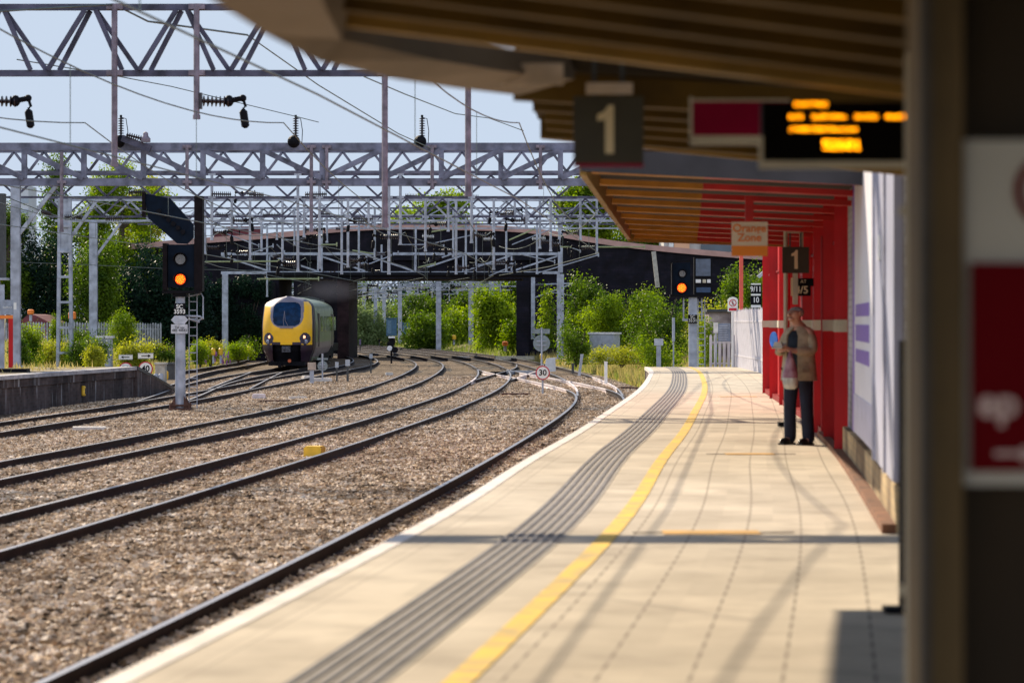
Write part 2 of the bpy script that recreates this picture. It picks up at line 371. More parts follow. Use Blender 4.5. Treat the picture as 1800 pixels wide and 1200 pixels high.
track(T4, 3, 340, 'track at the foot of the brick platform wall on the left')
track(T5, 88, 340, 'track that the yellow fronted train is standing on')
track(T0, 94, 340, 'track leaving the white painted points and running on under the bridge', [(100, 118, -1), (104, 126, 1)], sl=False)
track(T6, 106, 198, 'furthest left track, beside the grass left of the train', sl=False)
XA = curve_fn([(104,-10.35),(122,-11.2),(140,-12.0)])
track(XA, 104, 139, 'curved link rails crossing between the two tracks in front of the train', sl=False)
XC = curve_fn([(118,-.9),(135,.1),(150,.9),(165,1.0)])
track(XC, 120, 163, 'short link of rails crossing at the white painted points', [(124, 150, 1)], sl=False)

# ---------------------------------------------------------------- near platform
PT = .915
def platmat():
    m = bpy.data.materials.new('platform_paving'); m.use_nodes = True; n = m.node_tree.nodes; l = m.node_tree.links; b = n['Principled BSDF']
    b.inputs['Roughness'].default_value = .85; b.inputs['Specular IOR Level'].default_value = .3
    uv = n.new('ShaderNodeUVMap'); s = n.new('ShaderNodeSeparateXYZ'); l.new(uv.outputs[0], s.inputs[0])
    def M(op, a, b_=None, **k):
        x = n.new('ShaderNodeMath'); x.operation = op
        for i, q in enumerate((a, b_)):
            if q is None: continue
            if isinstance(q, (int, float)): x.inputs[i].default_value = q
            else: l.new(q, x.inputs[i])
        return x.outputs[0]
    u, v = s.outputs[0], s.outputs[1]
    fu = M('FRACT', M('DIVIDE', M('SUBTRACT', u, 1.66), .40)); lu = M('LESS_THAN', fu, .045)
    on = M('GREATER_THAN', u, 1.62); fv = M('FRACT', M('DIVIDE', v, .42)); dash = M('LESS_THAN', fv, .42)
    joint = M('MULTIPLY', M('MULTIPLY', lu, on), M('ADD', M('MULTIPLY', dash, .5), .35))
    jv = M('MULTIPLY', M('LESS_THAN', M('FRACT', M('DIVIDE', v, .84)), .02), .22)
    e1 = M('MULTIPLY', M('LESS_THAN', M('ABSOLUTE', M('SUBTRACT', u, .30)), .006), .45)
    e2 = M('MULTIPLY', M('LESS_THAN', M('ABSOLUTE', M('SUBTRACT', u, .22)), .005), .3)
    jj = M('MAXIMUM', M('MAXIMUM', joint, jv), M('MAXIMUM', e1, e2))
    g = n.new('ShaderNodeNewGeometry')
    no = n.new('ShaderNodeTexNoise'); no.inputs['Scale'].default_value = .7; no.inputs['Detail'].default_value = 9; no.inputs['Roughness'].default_value = .65; l.new(g.outputs['Position'], no.inputs['Vector'])
    r = n.new('ShaderNodeValToRGB'); r.color_ramp.elements[0].position = .3; r.color_ramp.elements[0].color = (.40,.33,.25,1); r.color_ramp.elements[1].position = .68; r.color_ramp.elements[1].color = (.60,.51,.395,1)
    l.new(no.outputs['Fac'], r.inputs[0])
    # slab-by-slab tone
    wn = n.new('ShaderNodeTexWhiteNoise'); cb = n.new('ShaderNodeCombineXYZ')
    l.new(M('FLOOR', M('DIVIDE', M('SUBTRACT', u, 1.45), .40)), cb.inputs[0]); l.new(M('FLOOR', M('DIVIDE', v, .84)), cb.inputs[1]); l.new(cb.outputs[0], wn.inputs['Vector'])
    tone = M('ADD', M('MULTIPLY', wn.outputs['Value'], .15), .9)
    hs = n.new('ShaderNodeHueSaturation'); l.new(tone, hs.inputs['Value']); l.new(r.outputs[0], hs.inputs['Color'])
    st = n.new('ShaderNodeTexNoise'); st.inputs['Scale'].default_value = 2.2; st.inputs['Detail'].default_value = 6; l.new(g.outputs['Position'], st.inputs['Vector'])
    vz = n.new('ShaderNodeTexVoronoi'); vz.inputs['Scale'].default_value = 2.3; l.new(g.outputs['Position'], vz.inputs['Vector'])
    gum = M('MULTIPLY', M('LESS_THAN', vz.outputs['Distance'], .055), .5)
    sp2 = n.new('ShaderNodeSeparateColor'); l.new(vz.outputs['Color'], sp2.inputs[0]); gum = M('MULTIPLY', gum, M('GREATER_THAN', sp2.outputs[0], .55))
    rs = n.new('ShaderNodeMapRange'); rs.inputs[1].default_value = .5; rs.inputs[2].default_value = .75; rs.inputs[4].default_value = .38; l.new(st.outputs['Fac'], rs.inputs[0])
    sf = M('MAXIMUM', rs.outputs[0], gum)
    mx = n.new('ShaderNodeMix'); mx.data_type = 'RGBA'; mx.inputs[7].default_value = (.17,.13,.10,1)
    l.new(M('MAXIMUM', jj, sf), mx.inputs[0]); l.new(hs.outputs[0], mx.inputs[6]); l.new(mx.outputs[2], b.inputs['Base Color'])
    bp = n.new('ShaderNodeBump'); bp.inputs['Strength'].default_value = .25; bp.inputs['Distance'].default_value = .01; l.new(no.outputs['Fac'], bp.inputs['Height']); l.new(bp.outputs[0], b.inputs['Normal'])
    return m
PAVE = platmat()
def strip_sheet(name, fa, fb, y0, y1, z, mat, K=1, step=1.5, uv=False):
    mb = MB(); Y = frange(y0, y1, step); us = []
    for y in Y:
        a, b = fa(y), fb(y)
        for i in range(K+1): x = lerp(a, b, i/K); mb.v.append((x, y, z)); us.append((x-EDGE(y), y))
    mb.f = [(j*(K+1)+i, j*(K+1)+i+1, (j+1)*(K+1)+i+1, (j+1)*(K+1)+i) for j in range(len(Y)-1) for i in range(K)]
    o = mb.build(name, mat, fix=False)
    if uv:
        ul = o.data.uv_layers.new(name='UVMap')
        for lp in o.data.loops: ul.data[lp.index].uv = us[lp.vertex_index]
    return o
struct(strip_sheet('platform', lambda y: EDGE(y), lambda y: WALL(y)+1.2, -6, 96, PT, PAVE, 12, uv=True))
tof = lambda y: .65+.11*min(1, max(0, (34-y)/14))
# platform face and coping (real thickness)
EDGEW = pm('white_coping_paint', (.74,.66,.60), .7, 0, .12, 3, .2)
FACE = pm('platform_face_brick', (.16,.12,.11), .9, 0, .3, 3, .4)
mb = MB(); mb.sweep([(EDGE(y), y, 0) for y in frange(-6, 96, 1.5)], [(-.03, PT+.006), (.10, PT+.006), (.10, PT-.10), (-.03, PT-.10)]); struct(mb.build('platform_coping', EDGEW))
mb = MB(); mb.sweep([(EDGE(y)+.02, y, 0) for y in frange(-6, 95.9, 1.5)], [(0, PT-.1), (.25, PT-.1), (.25, -.4), (0, -.4)]); struct(mb.build('platform_face', FACE))
# end wall and ramp
mb = MB(); mb.prism([(EDGE(96), 96, PT-.004), (WALL(96)+1.2, 96, PT-.004), (WALL(96)+1.2, 96, -.5), (EDGE(96), 96, -.5)], (0, .3, 0)); struct(mb.build('platform_end_wall', FACE))
TACT = pm('tactile_rib', (.17,.155,.16), .85, 0, .3, 2, col2=(.085,.075,.08), detail=9); TBASE = pm('tactile_base', (.38,.33,.28), .85, 0, .1, 5)
struct(strip_sheet('tactile_paving', lambda y: EDGE(y)+tof(y), lambda y: EDGE(y)+tof(y)+.43, -6, 96, PT+.004, TBASE))
mb = MB()
for k in range(6):
    o = .022+k*.071
    mb.sweep([(EDGE(y)+o+tof(y), y, 0) for y in frange(-6, 96, 1.5)], [(-.016, PT+.004), (-.012, PT+.012), (.022, PT+.012), (.026, PT+.004)], closed=False)
struct(mb.build('tactile_ribs', TACT, fix=False))
YLINE = pm('yellow_line_paint', (.80,.49,.045), .75, 0, .2, 5, col2=(.45,.32,.13), fac=.35, detail=10)
struct(strip_sheet('yellow_line', lambda y: EDGE(y)+1.425, lambda y: EDGE(y)+1.555, -6, 96, PT+.005, YLINE))
OCH = pm('ochre_patch', (.66,.36,.09), .85, 0, .2, 5); SLOT = pm('drain_slot', (.12,.09,.07), .9)
for px0, px1, py in ((1165, 1335, 936), (1275, 1360, 798), (1265, 1330, 697)):
    a, b = gnd(px0, py, PT), gnd(px1, py, PT)
    mb = MB(); mb.span((a.x, a.y-.17, PT+.003), (b.x, a.y+.17, PT+.007)); struct(mb.build('expansion_joint', OCH))
    mb = MB(); mb.span((a.x-.22, a.y-.03, PT+.003), (b.x+.25, a.y+.03, PT+.006)); struct(mb.build('joint_seal', SLOT))

# ---------------------------------------------------------------- far left platform
def brickmat(name, c1, c2, mortar, sx=4.5, sy=13, rough=.9, stain=0):
    m = bpy.data.materials.new(name); m.use_nodes = True; n = m.node_tree.nodes; l = m.node_tree.links; b = n['Principled BSDF']
    b.inputs['Roughness'].default_value = rough; b.inputs['Specular IOR Level'].default_value = .25
    g = n.new('ShaderNodeNewGeometry'); s = n.new('ShaderNodeSeparateXYZ'); l.new(g.outputs['Position'], s.inputs[0])
    a = n.new('ShaderNodeMath'); a.operation = 'ADD'; l.new(s.outputs[0], a.inputs[0]); l.new(s.outputs[1], a.inputs[1])
    c = n.new('ShaderNodeCombineXYZ'); l.new(a.outputs[0], c.inputs[0]); l.new(s.outputs[2], c.inputs[1])
    br = n.new('ShaderNodeTexBrick'); br.inputs['Scale'].default_value = 1; br.inputs['Brick Width'].default_value = 1/sx; br.inputs['Row Height'].default_value = 1/sy
    br.inputs['Mortar Size'].default_value = .008; br.inputs['Color1'].default_value = (*c1, 1); br.inputs['Color2'].default_value = (*c2, 1); br.inputs['Mortar'].default_value = (*mortar, 1)
    l.new(c.outputs[0], br.inputs['Vector'])
    no = n.new('ShaderNodeTexNoise'); no.inputs['Scale'].default_value = 1.1; no.inputs['Detail'].default_value = 7
    mp = n.new('ShaderNodeMapping'); mp.inputs['Scale'].default_value = (1, 1, .35 if stain else 1); l.new(g.outputs['Position'], mp.inputs[0]); l.new(mp.outputs[0], no.inputs['Vector'])
    r = n.new('ShaderNodeValToRGB'); r.color_ramp.elements[0].position = .38; r.color_ramp.elements[0].color = (.35,.32,.34,1); r.color_ramp.elements[1].position = .66; r.color_ramp.elements[1].color = (1.3,1.25,1.25,1) if stain else (1.1,1.1,1.1,1)
    l.new(no.outputs['Fac'], r.inputs[0]); mx = n.new('ShaderNodeMix'); mx.data_type = 'RGBA'; mx.blend_type = 'MULTIPLY'; mx.inputs[0].default_value = 1
    l.new(br.outputs['Color'], mx.inputs[6]); l.new(r.outputs[0], mx.inputs[7])
    out = mx.outputs[2]
    if stain:
        n5 = n.new('ShaderNodeTexNoise'); n5.inputs['Scale'].default_value = 5; n5.inputs['Detail'].default_value = 3
        mp2 = n.new('ShaderNodeMapping'); mp2.inputs['Scale'].default_value = (1, 1, .12); l.new(g.outputs['Position'], mp2.inputs[0]); l.new(mp2.outputs[0], n5.inputs['Vector'])
        r5 = n.new('ShaderNodeValToRGB'); r5.color_ramp.elements[0].position = .62; r5.color_ramp.elements[1].position = .72; r5.color_ramp.elements[0].color = (0,0,0,1); r5.color_ramp.elements[1].color = (.6,.6,.6,1)
        l.new(n5.outputs['Fac'], r5.inputs[0]); m5 = n.new('ShaderNodeMix'); m5.data_type = 'RGBA'; m5.inputs[7].default_value = (.4,.4,.42,1)
        l.new(r5.outputs[0], m5.inputs[0]); l.new(out, m5.inputs[6]); out = m5.outputs[2]
    l.new(out, b.inputs['Base Color'])
    return m
OLDB = brickmat('stained_old_brick', (.06,.042,.04), (.10,.075,.07), (.08,.07,.07), 3.5, 10, stain=1)
COPE = pm('weathered_coping', (.46,.44,.46), .9, 0, .22, 3, .3)
def LP(y): return lerp(-16.3, -12.75, (y-60)/36)
def lpw(name, prof, mat, y1=96):
    mb = MB(); mb.sweep([(LP(y), y, 0) for y in frange(48, y1, 3)], prof); return struct(mb.build(name, mat))
lpw('far_platform_wall', [(-.02,-.4), (-.02,PT-.34), (-.35,PT-.34), (-.35,-.4)], OLDB)
lpw('far_platform_upper_course', [(.03,PT-.34), (.03,PT-.1), (-.35,PT-.1), (-.35,PT-.34)], OLDB)
lpw('far_platform_coping', [(.09,PT-.1), (.09,PT+.012), (-.42,PT+.012), (-.42,PT-.1)], COPE)
SANDY = mixmat('far_platform_surface', [(.24,.19,.11),(.34,.28,.18),(.42,.36,.27)], 1.6, .4, .02, big=.3)
mb = MB(); mb.prism([(LP(48)-.42, 48, PT), (LP(96)-.42, 96, PT), (-18.2, 96.2, PT), (-21, 48, PT)], (0, 0, -.6)); struct(mb.build('far_platform_top', SANDY))
# ramp at the end: stepped kerb dropping to the ballast
x0, x1 = LP(96), LP(96)+.75
mb = MB(); mb.prism([(x0+.09, 96, PT+.012), (x0+.3, 99.5, .5), (x0+.75, 105.5, -.35), (x0+.75, 105.5, -.5), (x0+.09, 96, -.5)], (-.5, 0, 0)); struct(mb.build('far_platform_ramp_wall', OLDB))
mb = MB(); mb.prism([(x0-.4, 96, PT), (x0+.28, 105.3, -.36), (-17.5, 105.3, -.4), (-18.2, 96, PT)], (0, 0, -.25)); struct(mb.build('far_platform_ramp', SANDY))
mb = MB(); mb.prism([(x0+.12, 96, PT+.03), (x0+.33, 99.5, .53), (x0+.78, 105.5, -.32), (x0+.78, 105.5, -.43), (x0+.33, 99.5, .42), (x0+.12, 96, PT-.08)], (-.3, 0, 0)); struct(mb.build('far_platform_ramp_coping', DKGREY))
for px, py, lab in ((131, 705, 'yellow oval marker on the dark brick platform wall, the left one of two'), (204, 692, 'yellow oval marker on the dark brick platform wall, nearer its ramp')):
    Y = 75 if px < 150 else 89
    t = thing('wall_marker', lab, 'marker', (LP(Y)+.05, Y, .25), 'yellow markers on the platform wall')
    p = Vector((LP(Y)+.03, Y, .28)); mb = MB(); mb.lathe(p-Vector((0,0,.16)), (0,0,1), [(0,.04),(.03,.075),(.28,.075),(.32,.04)], 10); mb.build('marker_body', YELLOW, t, True)
    mb = MB(); mb.box(p+Vector((.06,-.02,.0)), (.05,.05,.2)); mb.build('marker_slot', DKGREY, t)

# ---------------------------------------------------------------- overhead line gantries
def insulator(p, d, L, r=.105, n=8):
    mb = MB(); prof = [(0,.03)]; k = max(4, int(L/.075))
    for i in range(k):
        t = L*(i+.2)/k; prof += [(t,.035),(t+.012,r),(t+.03,r*.9),(t+.045,.035)]
    prof += [(L,.03)]; return mb.lathe(p, d, prof, n)
def gantry(Y, zl, zt, x0, x1, panel, style, cw, label, masts=(), tubes=(), mat=None, bw=None, posts=(), rear=.9, brace_masts=True):
    mat = mat or STEEL_D; bw = bw or cw*.6
    t = thing('overhead_line_gantry', label, 'gantry', (x0, Y, zl), 'gantries spanning the tracks')
    mb = MB(); mb.span((x0, Y-cw/2, zt-cw/2), (x1, Y+cw/2, zt+cw/2)); mb.build('top_chord', mat, t)
    mb = MB(); mb.span((x0, Y-cw/2, zl-cw/2), (x1, Y+cw/2, zl+cw/2))
    mb.build('bottom_chord', mat, t)
    mb = MB(); n = int(round((x1-x0)/panel)); P = (x1-x0)/n; a, b = zl+cw/2, zt-cw/2
    for i in range(n):
        xa = x0+i*P; xm = xa+P/2; xb = xa+P
        if style == 'double':
            for o in (-.14, .14):
                yy = Y+(.07 if o > 0 else -.07)
                mb.bar((xa+.08, yy, b), (xm-.14+o, yy, a), bw, bw); mb.bar((xm+.14+o*.7, yy, a), (xb-.08+o*.3, yy, b), bw, bw)
        elif style == 'warren':
            mb.bar((xa, Y, b), (xm, Y, a), bw, bw); mb.bar((xm, Y, a), (xb, Y, b), bw, bw)
        elif style == 'box':
            mid = (x0+x1)/2; dn = (xa < mid)
            mb.bar((xa+.02, Y-cw/2+.03, b if dn else a), (xb-.02, Y-cw/2+.03, a if dn else b), bw, bw); mb.bar((xb, Y-cw/2+.04, a), (xb, Y-cw/2+.04, b), bw, bw)
        elif style == 'pratt':
            mid = (x0+x1)/2; dn = xa < mid
            mb.bar((xa, Y, b if dn else a), (xb, Y, a if dn else b), bw, bw); mb.bar((xb, Y, a), (xb, Y, b), bw, bw)
    if style == 'box':      # the rear lattice face of the box truss
        q = panel*.5; k = int((x1-x0)/q); yr = Y+rear*3
        mb.span((x0, yr-.04, zt-.04), (x1, yr+.04, zt+.04)); mb.span((x0, yr-.05, zl+.43), (x1, yr+.05, zl+.52))
        for i in range(k):
            xa = x0+i*q; mb.bar((xa, yr, zt), (xa+q/2, yr, zl+.5), .085); mb.bar((xa+q/2, yr, zl+.5), (xa+q, yr, zt), .085)
        for i in range(0, n+1, 1): mb.bar((x0+i*P, Y, zt), (x0+i*P, yr, zt), .06)
    mb.build('bracing', mat, t)
    for (mx, wd, zb, taper) in masts:
        mb = MB()
        if taper:      # laced twin channel mast
            for s in (-1, 1):
                mb.add([(mx+s*wd*.5+u*.06, Y+v*wd*.3, zb) for u in (-1,1) for v in (-1,1)]+[(mx+s*wd*.36+u*.06, Y+v*wd*.25, zl-cw/2) for u in (-1,1) for v in (-1,1)], [(0,1,3,2),(4,6,7,5),(0,2,6,4),(1,5,7,3),(0,4,5,1),(2,3,7,6)])
            z = zb+.3
            while z < zl-.3: mb.box((mx, Y-wd*.28, z), (wd*.95, .05, .10)); z += 1.05
            mb.box((mx, Y+.02, zl-1.2), (wd*.86, wd*.4, 2.2))
        else:
            mb.box((mx, Y-wd*.35, (zb+zl-cw/2)/2), (wd, .05, zl-cw/2-zb)); mb.box((mx, Y+wd*.35, (zb+zl-cw/2)/2), (wd, .05, zl-cw/2-zb)); mb.box((mx, Y, (zb+zl-cw/2)/2), (.06, wd*.66, zl-cw/2-zb-.01))
        mb.box((mx, Y, zb+.04), (wd*1.7, wd*1.5, .08))
        m_ = mb.build('mast', STEEL, t)
        if brace_masts:
            s = 1 if mx < (x0+x1)/2 else -1
            mb = MB(); mb.bar((mx+s*wd*.4, Y, zl-1.7), (mx+s*1.35, Y, zl-.1), .12); mb.build('knee_brace', STEEL, t)
    for tb in tubes:
        px, yb = tb[0], tb[1]; arm = tb[2] if len(tb) > 2 else 0; ytop = tb[3] if len(tb) > 3 else None
        x = (px-900)*Y/F; zb = EYE-(yb-565)*Y/F; zt2 = zt+.05 if ytop is None else EYE-(ytop-565)*Y/F
        r = .056 if Y < 80 else .058
        mb = MB(); yy = Y-cw/2-r-.02; mb.tube((x, yy, zt2), (x, yy, zb), r, n=8); mb.tube((x, yy, zb+.02), (x, yy, zb-.06), r*1.25, n=8)
        for zc in (zl, zt):
            if zb-.02 < zc < zt2+.1: mb.box((x, yy+.03, zc), (.3, .12, .10))
        tu = mb.build('drop_tube', RUST_T if Y < 100 else STEEL, t)
        if arm:
            s = 1 if arm > 0 else -1; L = abs(arm); zi = zb+.28
            tu['_o'] = t['_o']
            ib = insulator((x+s*.10, yy, zi), (s, 0, -.03), L*.62); ib.box((x+s*.08, yy, zi), (.05, .12, .3)); ib.build('insulator', INS, tu)
            mb = MB(); e = Vector((x+s*L*.70, yy, zi)); f = Vector((x+s*L, yy, zi+.05)); mb.tube(e, f, .05, n=6); mb.ell(e, (.09,.09,.11), 8, 6); mb.ell(f, (.07,.07,.07), 8, 5)
            mb.path([f, f+Vector((s*.05,0,-.15)), f+Vector((0,0,-.2))], .03); mb.lathe(f+Vector((0,0,-.2)), (s*.15,0,-1), [(0,.03),(.05,.075),(.32,.075),(.36,.03)], 8)
            mb.build('registration_clamp', BLACK, tu)
    for px in posts:
        x = (px-900)*Y/F; z = zt+cw/2
        ib = insulator((x, Y-.05, z+.12), (0, 0, 1), .72, .105); ib.build('post_insulator', INS, t)
        mb = MB(); mb.ell((x-.06, Y-.12, z+.04), (.21,.21,.21), 12, 8); mb.path([(x+.02, Y, z+.84), (x+.16, Y, z+.8), (x+.22, Y, z+.4), (x+.2, Y, z)], .014); mb.tube((x, Y-.05, z+.84), (x, Y-.05, z+.92), .04); mb.build('jumper', BLACK, t)
    return t
Z1 = 7.07
gantry(28.5, Z1, 7.42, -16, 2.6, 3, 'double', .13, 'overhead gantry nearest the camera, out of view above, casting a thin shadow on the platform')
gantry(53, Z1, 8.3, -16.35, 4.1, 1.68, 'double', .115, 'nearest gantry in view, doubled diagonals across the sky at top left', tubes=[(-22,205,.78),(203,288),(347,205,.86),(677,395),(823,340),(1288,300)], mat=STEEL_D, bw=.085,
       posts=())
g2 = gantry(94, 7.05, 8.22, -22, 7.5, 2.03, 'box', .25, 'heaviest gantry with thick pale beams and upright insulators along its top', masts=[(-16.4,.3,PT,False)], posts=(213,520,742), bw=.17, mat=STEEL_M,
       tubes=[(110,405,0,268),(330,330),(548,405),(575,330),(760,330),(950,330)])
gantry(118, 7.6, 8.55, -21.5, 8.5, 1.9, 'warren', .09, 'thin V-braced gantry just behind the heaviest one', masts=[(-18.55,.58,-.2,True)], bw=.085, tubes=[(373,420,.8),(524,475,-.8),(562,470),(684,480),(704,428,-1.1),(829,425,.9),(1300,435,.9)], mat=STEEL_D)
gantry(129, 7.2, 8.05, -21, 8.2, 1.6, 'warren', .09, 'light lattice gantry squeezed between the thin one and the plain-mast one', bw=.075, tubes=[(408,398,.9),(440,455,-.8),(535,415,.9),(612,468,.8),(648,400,-.9),(748,440,.9),(788,405,-.8),(868,472,.9),(925,398,-.9),(968,440,.8),(1020,420,-.8)], mat=STEEL_D)
gantry(140, 7.4, 8.42, -22.5, 9, 1.85, 'warren', .11, 'fourth gantry back, whose left mast stands tall and plain by the grey cabinet', masts=[(-20.6,.38,.1,False)], bw=.09, tubes=[(361,445,1),(451,350,-1),(497,465,.8),(601,480),(768,350),(802,480,.9),(905,385,-1.2),(949,435,.9),(1049,445,-1.2)], mat=STEEL)
gantry(152, 7.65, 8.5, -20, 8.6, 1.7, 'warren', .085, 'fifth gantry back, a light lattice seen against the sky above the bridge parapet', bw=.075, tubes=[(460,440),(518,430,.9),(575,425,-.9),(659,455,.9),(797,450,-1),(887,380,.9)], mat=STEEL_D)
gantry(165, 7.85, 8.6, -19.5, 8.5, 1.5, 'warren', .08, 'sixth gantry back, the lowest lattice line just over the bridge parapet', bw=.07, tubes=[(487,420),(631,475,.8),(683,480),(819,480,-1),(890,475,.9),(944,480)], mat=STEEL)
gantry(178, 5.5, 6.68, -18.2, 3.0, 2.9, 'pratt', .17, 'low gantry with long diagonals standing right against the dark bridge face', masts=[(-17.95,.36,.2,False),(3.03,.44,.1,False)], bw=.10, tubes=[(566,488,.8,370),(671,485,-.8,430),(731,480,.9,400),(837,480,.8,385),(470,520,0,398)], mat=STEEL, brace_masts=False)
gantry(226, 5.25, 6.2, -19, 1.5, 1.7, 'warren', .10, 'first gantry beyond the bridge, glimpsed just under the deck', bw=.08, tubes=[(600,512,.9),(665,508,-.8),(735,515,.9),(812,510,-.9),(880,512,.8)], mat=STEEL)
gantry(262, 5.35, 6.4, -25, 0, 1.8, 'warren', .10, 'second gantry beyond the bridge, behind the first under the deck', bw=.08, tubes=[(628,522,.9),(700,520,-.9),(760,522,.9),(845,518,.9)], mat=STEEL)
gantry(305, 5.4, 6.5, -32, -3, 2.0, 'warren', .10, 'third gantry beyond the bridge, above the blue cabinets', bw=.08, tubes=[(612,528,.9),(655,528,-.9),(715,528,.9),(790,528,.9)], mat=STEEL)
mb = MB(); mb.tube((-15.2, 176.6, 5.35), (1.9, 176.6, 5.35), .16, n=10)
tag(mb.build('cable_tube', BLACK), 'long dark pipe slung low across the front of the bridge opening', 'pipe')
# mast extension above the right end of the low gantry
mb = MB(); mb.box((3.03, 178, 7.2), (.3, .3, 3.4)); mb.build('mast_head', STEEL, None); bpy.data.objects['mast_head'].parent = bpy.data.objects['overhead_line_gantry.007'] if 'overhead_line_gantry.007' in bpy.data.objects else None
o = bpy.data.objects['mast_head']
if o.parent: o.data.transform(Matrix.Translation(-Vector(o.parent['_o'])))
# masts beyond the bridge
k = 0
for px, yb, yt, wd, Y in ((621,590,505,8,290),(660,588,505,6,300),(703,585,500,7,285),(720,575,500,7,310),(771,607,480,9,255),(828,590,480,9,262),(864,594,485,9,258),(937,570,485,7,192),(675,582,500,6,320),(640,588,505,6,330)):
    a, b = at(px, yb, Y), at(px, yt, Y); wdm = wd*Y/F
    labs = ['first','second','third','fourth','fifth','sixth','seventh','last and nearest','faint','faintest']
    t = thing('line_mast', 'bluish steel mast %s the bridge, foot near %s' % ('in front of' if px == 937 else 'beyond', {621:'the left edge of the opening',640:'the pale bushes just left of centre',660:'the pale bushes left of centre',675:'the left bushes, faintest of all',703:'the small blue cabinets',720:'the blue cabinets, set furthest back',771:'the ballast, tallest in the opening',828:'the middle bushes',864:'the grey cabinet right of centre',937:'the right pier'}[px]), 'mast', a, 'masts seen through the bridge opening' if px != 937 else None)
    mb = MB(); mb.box(((a.x+b.x)/2, Y-wdm*.3, (a.z+b.z)/2-.5), (wdm, .05, b.z-a.z+1)); mb.box(((a.x+b.x)/2, Y+wdm*.3, (a.z+b.z)/2-.5), (wdm, .05, b.z-a.z+1)); mb.box(((a.x+b.x)/2, Y, (a.z+b.z)/2-.5), (.07, wdm*.6, b.z-a.z+1)); mb.build('post', STEEL, t)
    mb = MB(); s = 1 if k % 2 else -1
    mb.tube((a.x, Y, b.z-.6), (a.x+s*2.6, Y, b.z-.5), .05, n=6); mb.tube((a.x, Y, b.z-1.5), (a.x+s*2.6, Y, b.z-.55), .045, n=6); mb.tube((a.x+s*1.2, Y, b.z-1.1), (a.x+s*2.9, Y, b.z-1.35), .035, n=6)
    mb.build('cantilever', STEEL, t)
    ib = insulator((a.x+s*.1, Y, b.z-.6), (s, 0, .04), .7, .12, 7); ib.build('insulator', INS, t); k += 1
# cantilevers and registration arms of the nearer line equipment, hung on the low gantry
GREENI = pm('green_glass_fibre', (.34,.38,.20), .4, 0, .15, 6)
low = bpy.data.objects['overhead_line_gantry.007']
for i, (px, py, qx, qy, kind) in enumerate(((360,460,490,459,'g'),(395,410,455,432,'s'),(430,449,480,432,'s'),(487,430,500,444,'s'),(452,490,560,490,'g'),(500,422,530,422,'s'),(560,430,592,430,'g'),(480,452,512,445,'i'),
        (605,470,640,462,'i'),(640,467,700,445,'s'),(735,470,765,463,'g'),(755,408,820,397,'g'),(765,427,835,412,'s'),(755,460,790,448,'i'),(620,440,660,447,'g'),(860,485,900,468,'s'),(895,422,940,402,'g'),(900,430,975,400,'s'),
        (915,447,975,460,'s'),(945,480,1052,448,'s'),(985,434,1133,434,'g'),(1003,435,1020,441,'s'),(700,430,780,430,'s'),(840,465,905,463,'s'),(690,398,735,380,'s'),(880,352,935,380,'s'),(520,375,610,350,'s'),(735,388,800,355,'s'),(960,390,1040,352,'s'))):
    Y = 172+(i % 4)*1.3
    a, b = at(px, py, Y), at(qx, qy, Y+.8); mb = MB()
    if kind == 'i':
        ib = insulator(a, b-a, (b-a).length*.6, .13, 7); ib.v; o = ib.build('insulator', INS, low); mb.tube(a, b, .05, n=6)
        o = mb.build('stay_tube', STEEL, low)
    else:
        mb.tube(a, b, .045 if kind == 'g' else .035, n=6); mb.tube(b-Vector((0,0,.12)), b+Vector((0,0,.14)), .04, n=6); mb.build('registration_arm', GREENI if kind == 'g' else STEEL, low)

# wires
def wire(pts, r=.012): mb = MB(); mb.path(pts, r, 5); return mb
SUP = [-25, 28.5, 53, 94, 118, 140, 165, 178, 226, 262, 305]
def line_for(fn, label, off=0, y0=-25, y1=310, z_c=4.72, sup=SUP, catz=6.15):
    ks = [y for y in sup if y0 <= y <= y1]
    t = thing('overhead_line', label, 'overhead wires', (fn(53) if y0 < 53 else fn(y0), max(y0, 53), z_c), 'overhead wires strung above each track')
    f = lambda y: fn(max(y, 3))-.0+(0 if y > 3 else -.1*(3-y))+off*(1 if y < 60 else 0)
    mc = MB(); md = MB(); mcon = MB()
    for a, b in zip(ks[:-1], ks[1:]):
        pc = []; n = 14; st = .2
        xa, xb = f(a), f(b); sag = min(1.05, (b-a)**2*.00075)
        for i in range(n+1):
            u = i/n; y = lerp(a, b, u); x = lerp(xa, xb, u); z = catz-4*sag*u*(1-u); pc.append((x, y, z))
        r = .011 if a < 60 else .014
        zc = z_c if b < 200 else 4.6; mc.path([(p[0],p[1],min(p[2],5.2) if b > 190 else p[2]) for p in pc], r, 5); mcon.path([(lerp(xa, xb, i/4), lerp(a, b, i/4), zc) for i in range(5)], r, 5)
        m = max(3, int((b-a)/7))
        for i in range(1, m):
            u = i/m; md.tube((lerp(xa, xb, u), lerp(a, b, u), min(catz-4*sag*u*(1-u), 5.2 if b > 190 else 99)), (lerp(xa, xb, u), lerp(a, b, u), z_c), .007, n=4)
    mc.build('catenary_wire', WIRE, t); mcon.build('contact_wire', WIRE, t); md.build('dropper_wires', WIRE, t)
line_for(T1, 'wires over the track beside the near platform', -.4, y1=141)
line_for(T2, 'wires over the second track, running past the dark ribbed insulators at the top')
line_for(T3, 'wires over the third track from the near platform')
line_for(T4, 'wires over the track below the brick platform wall')
line_for(lambda y: T5(max(y, 86)), 'wires over the yellow fronted train', y0=90)
def loosewire(pts, label, Y=None, r=.014): tag(wire(pts, r).build('span_wire', WIRE, loc=pts[0]), label, 'wire')
loosewire([at(0,20,50), at(200,8,52.9), at(260,38,54), at(435,62,57)], 'thick cable curving under the top beam of the nearest gantry', r=.02)
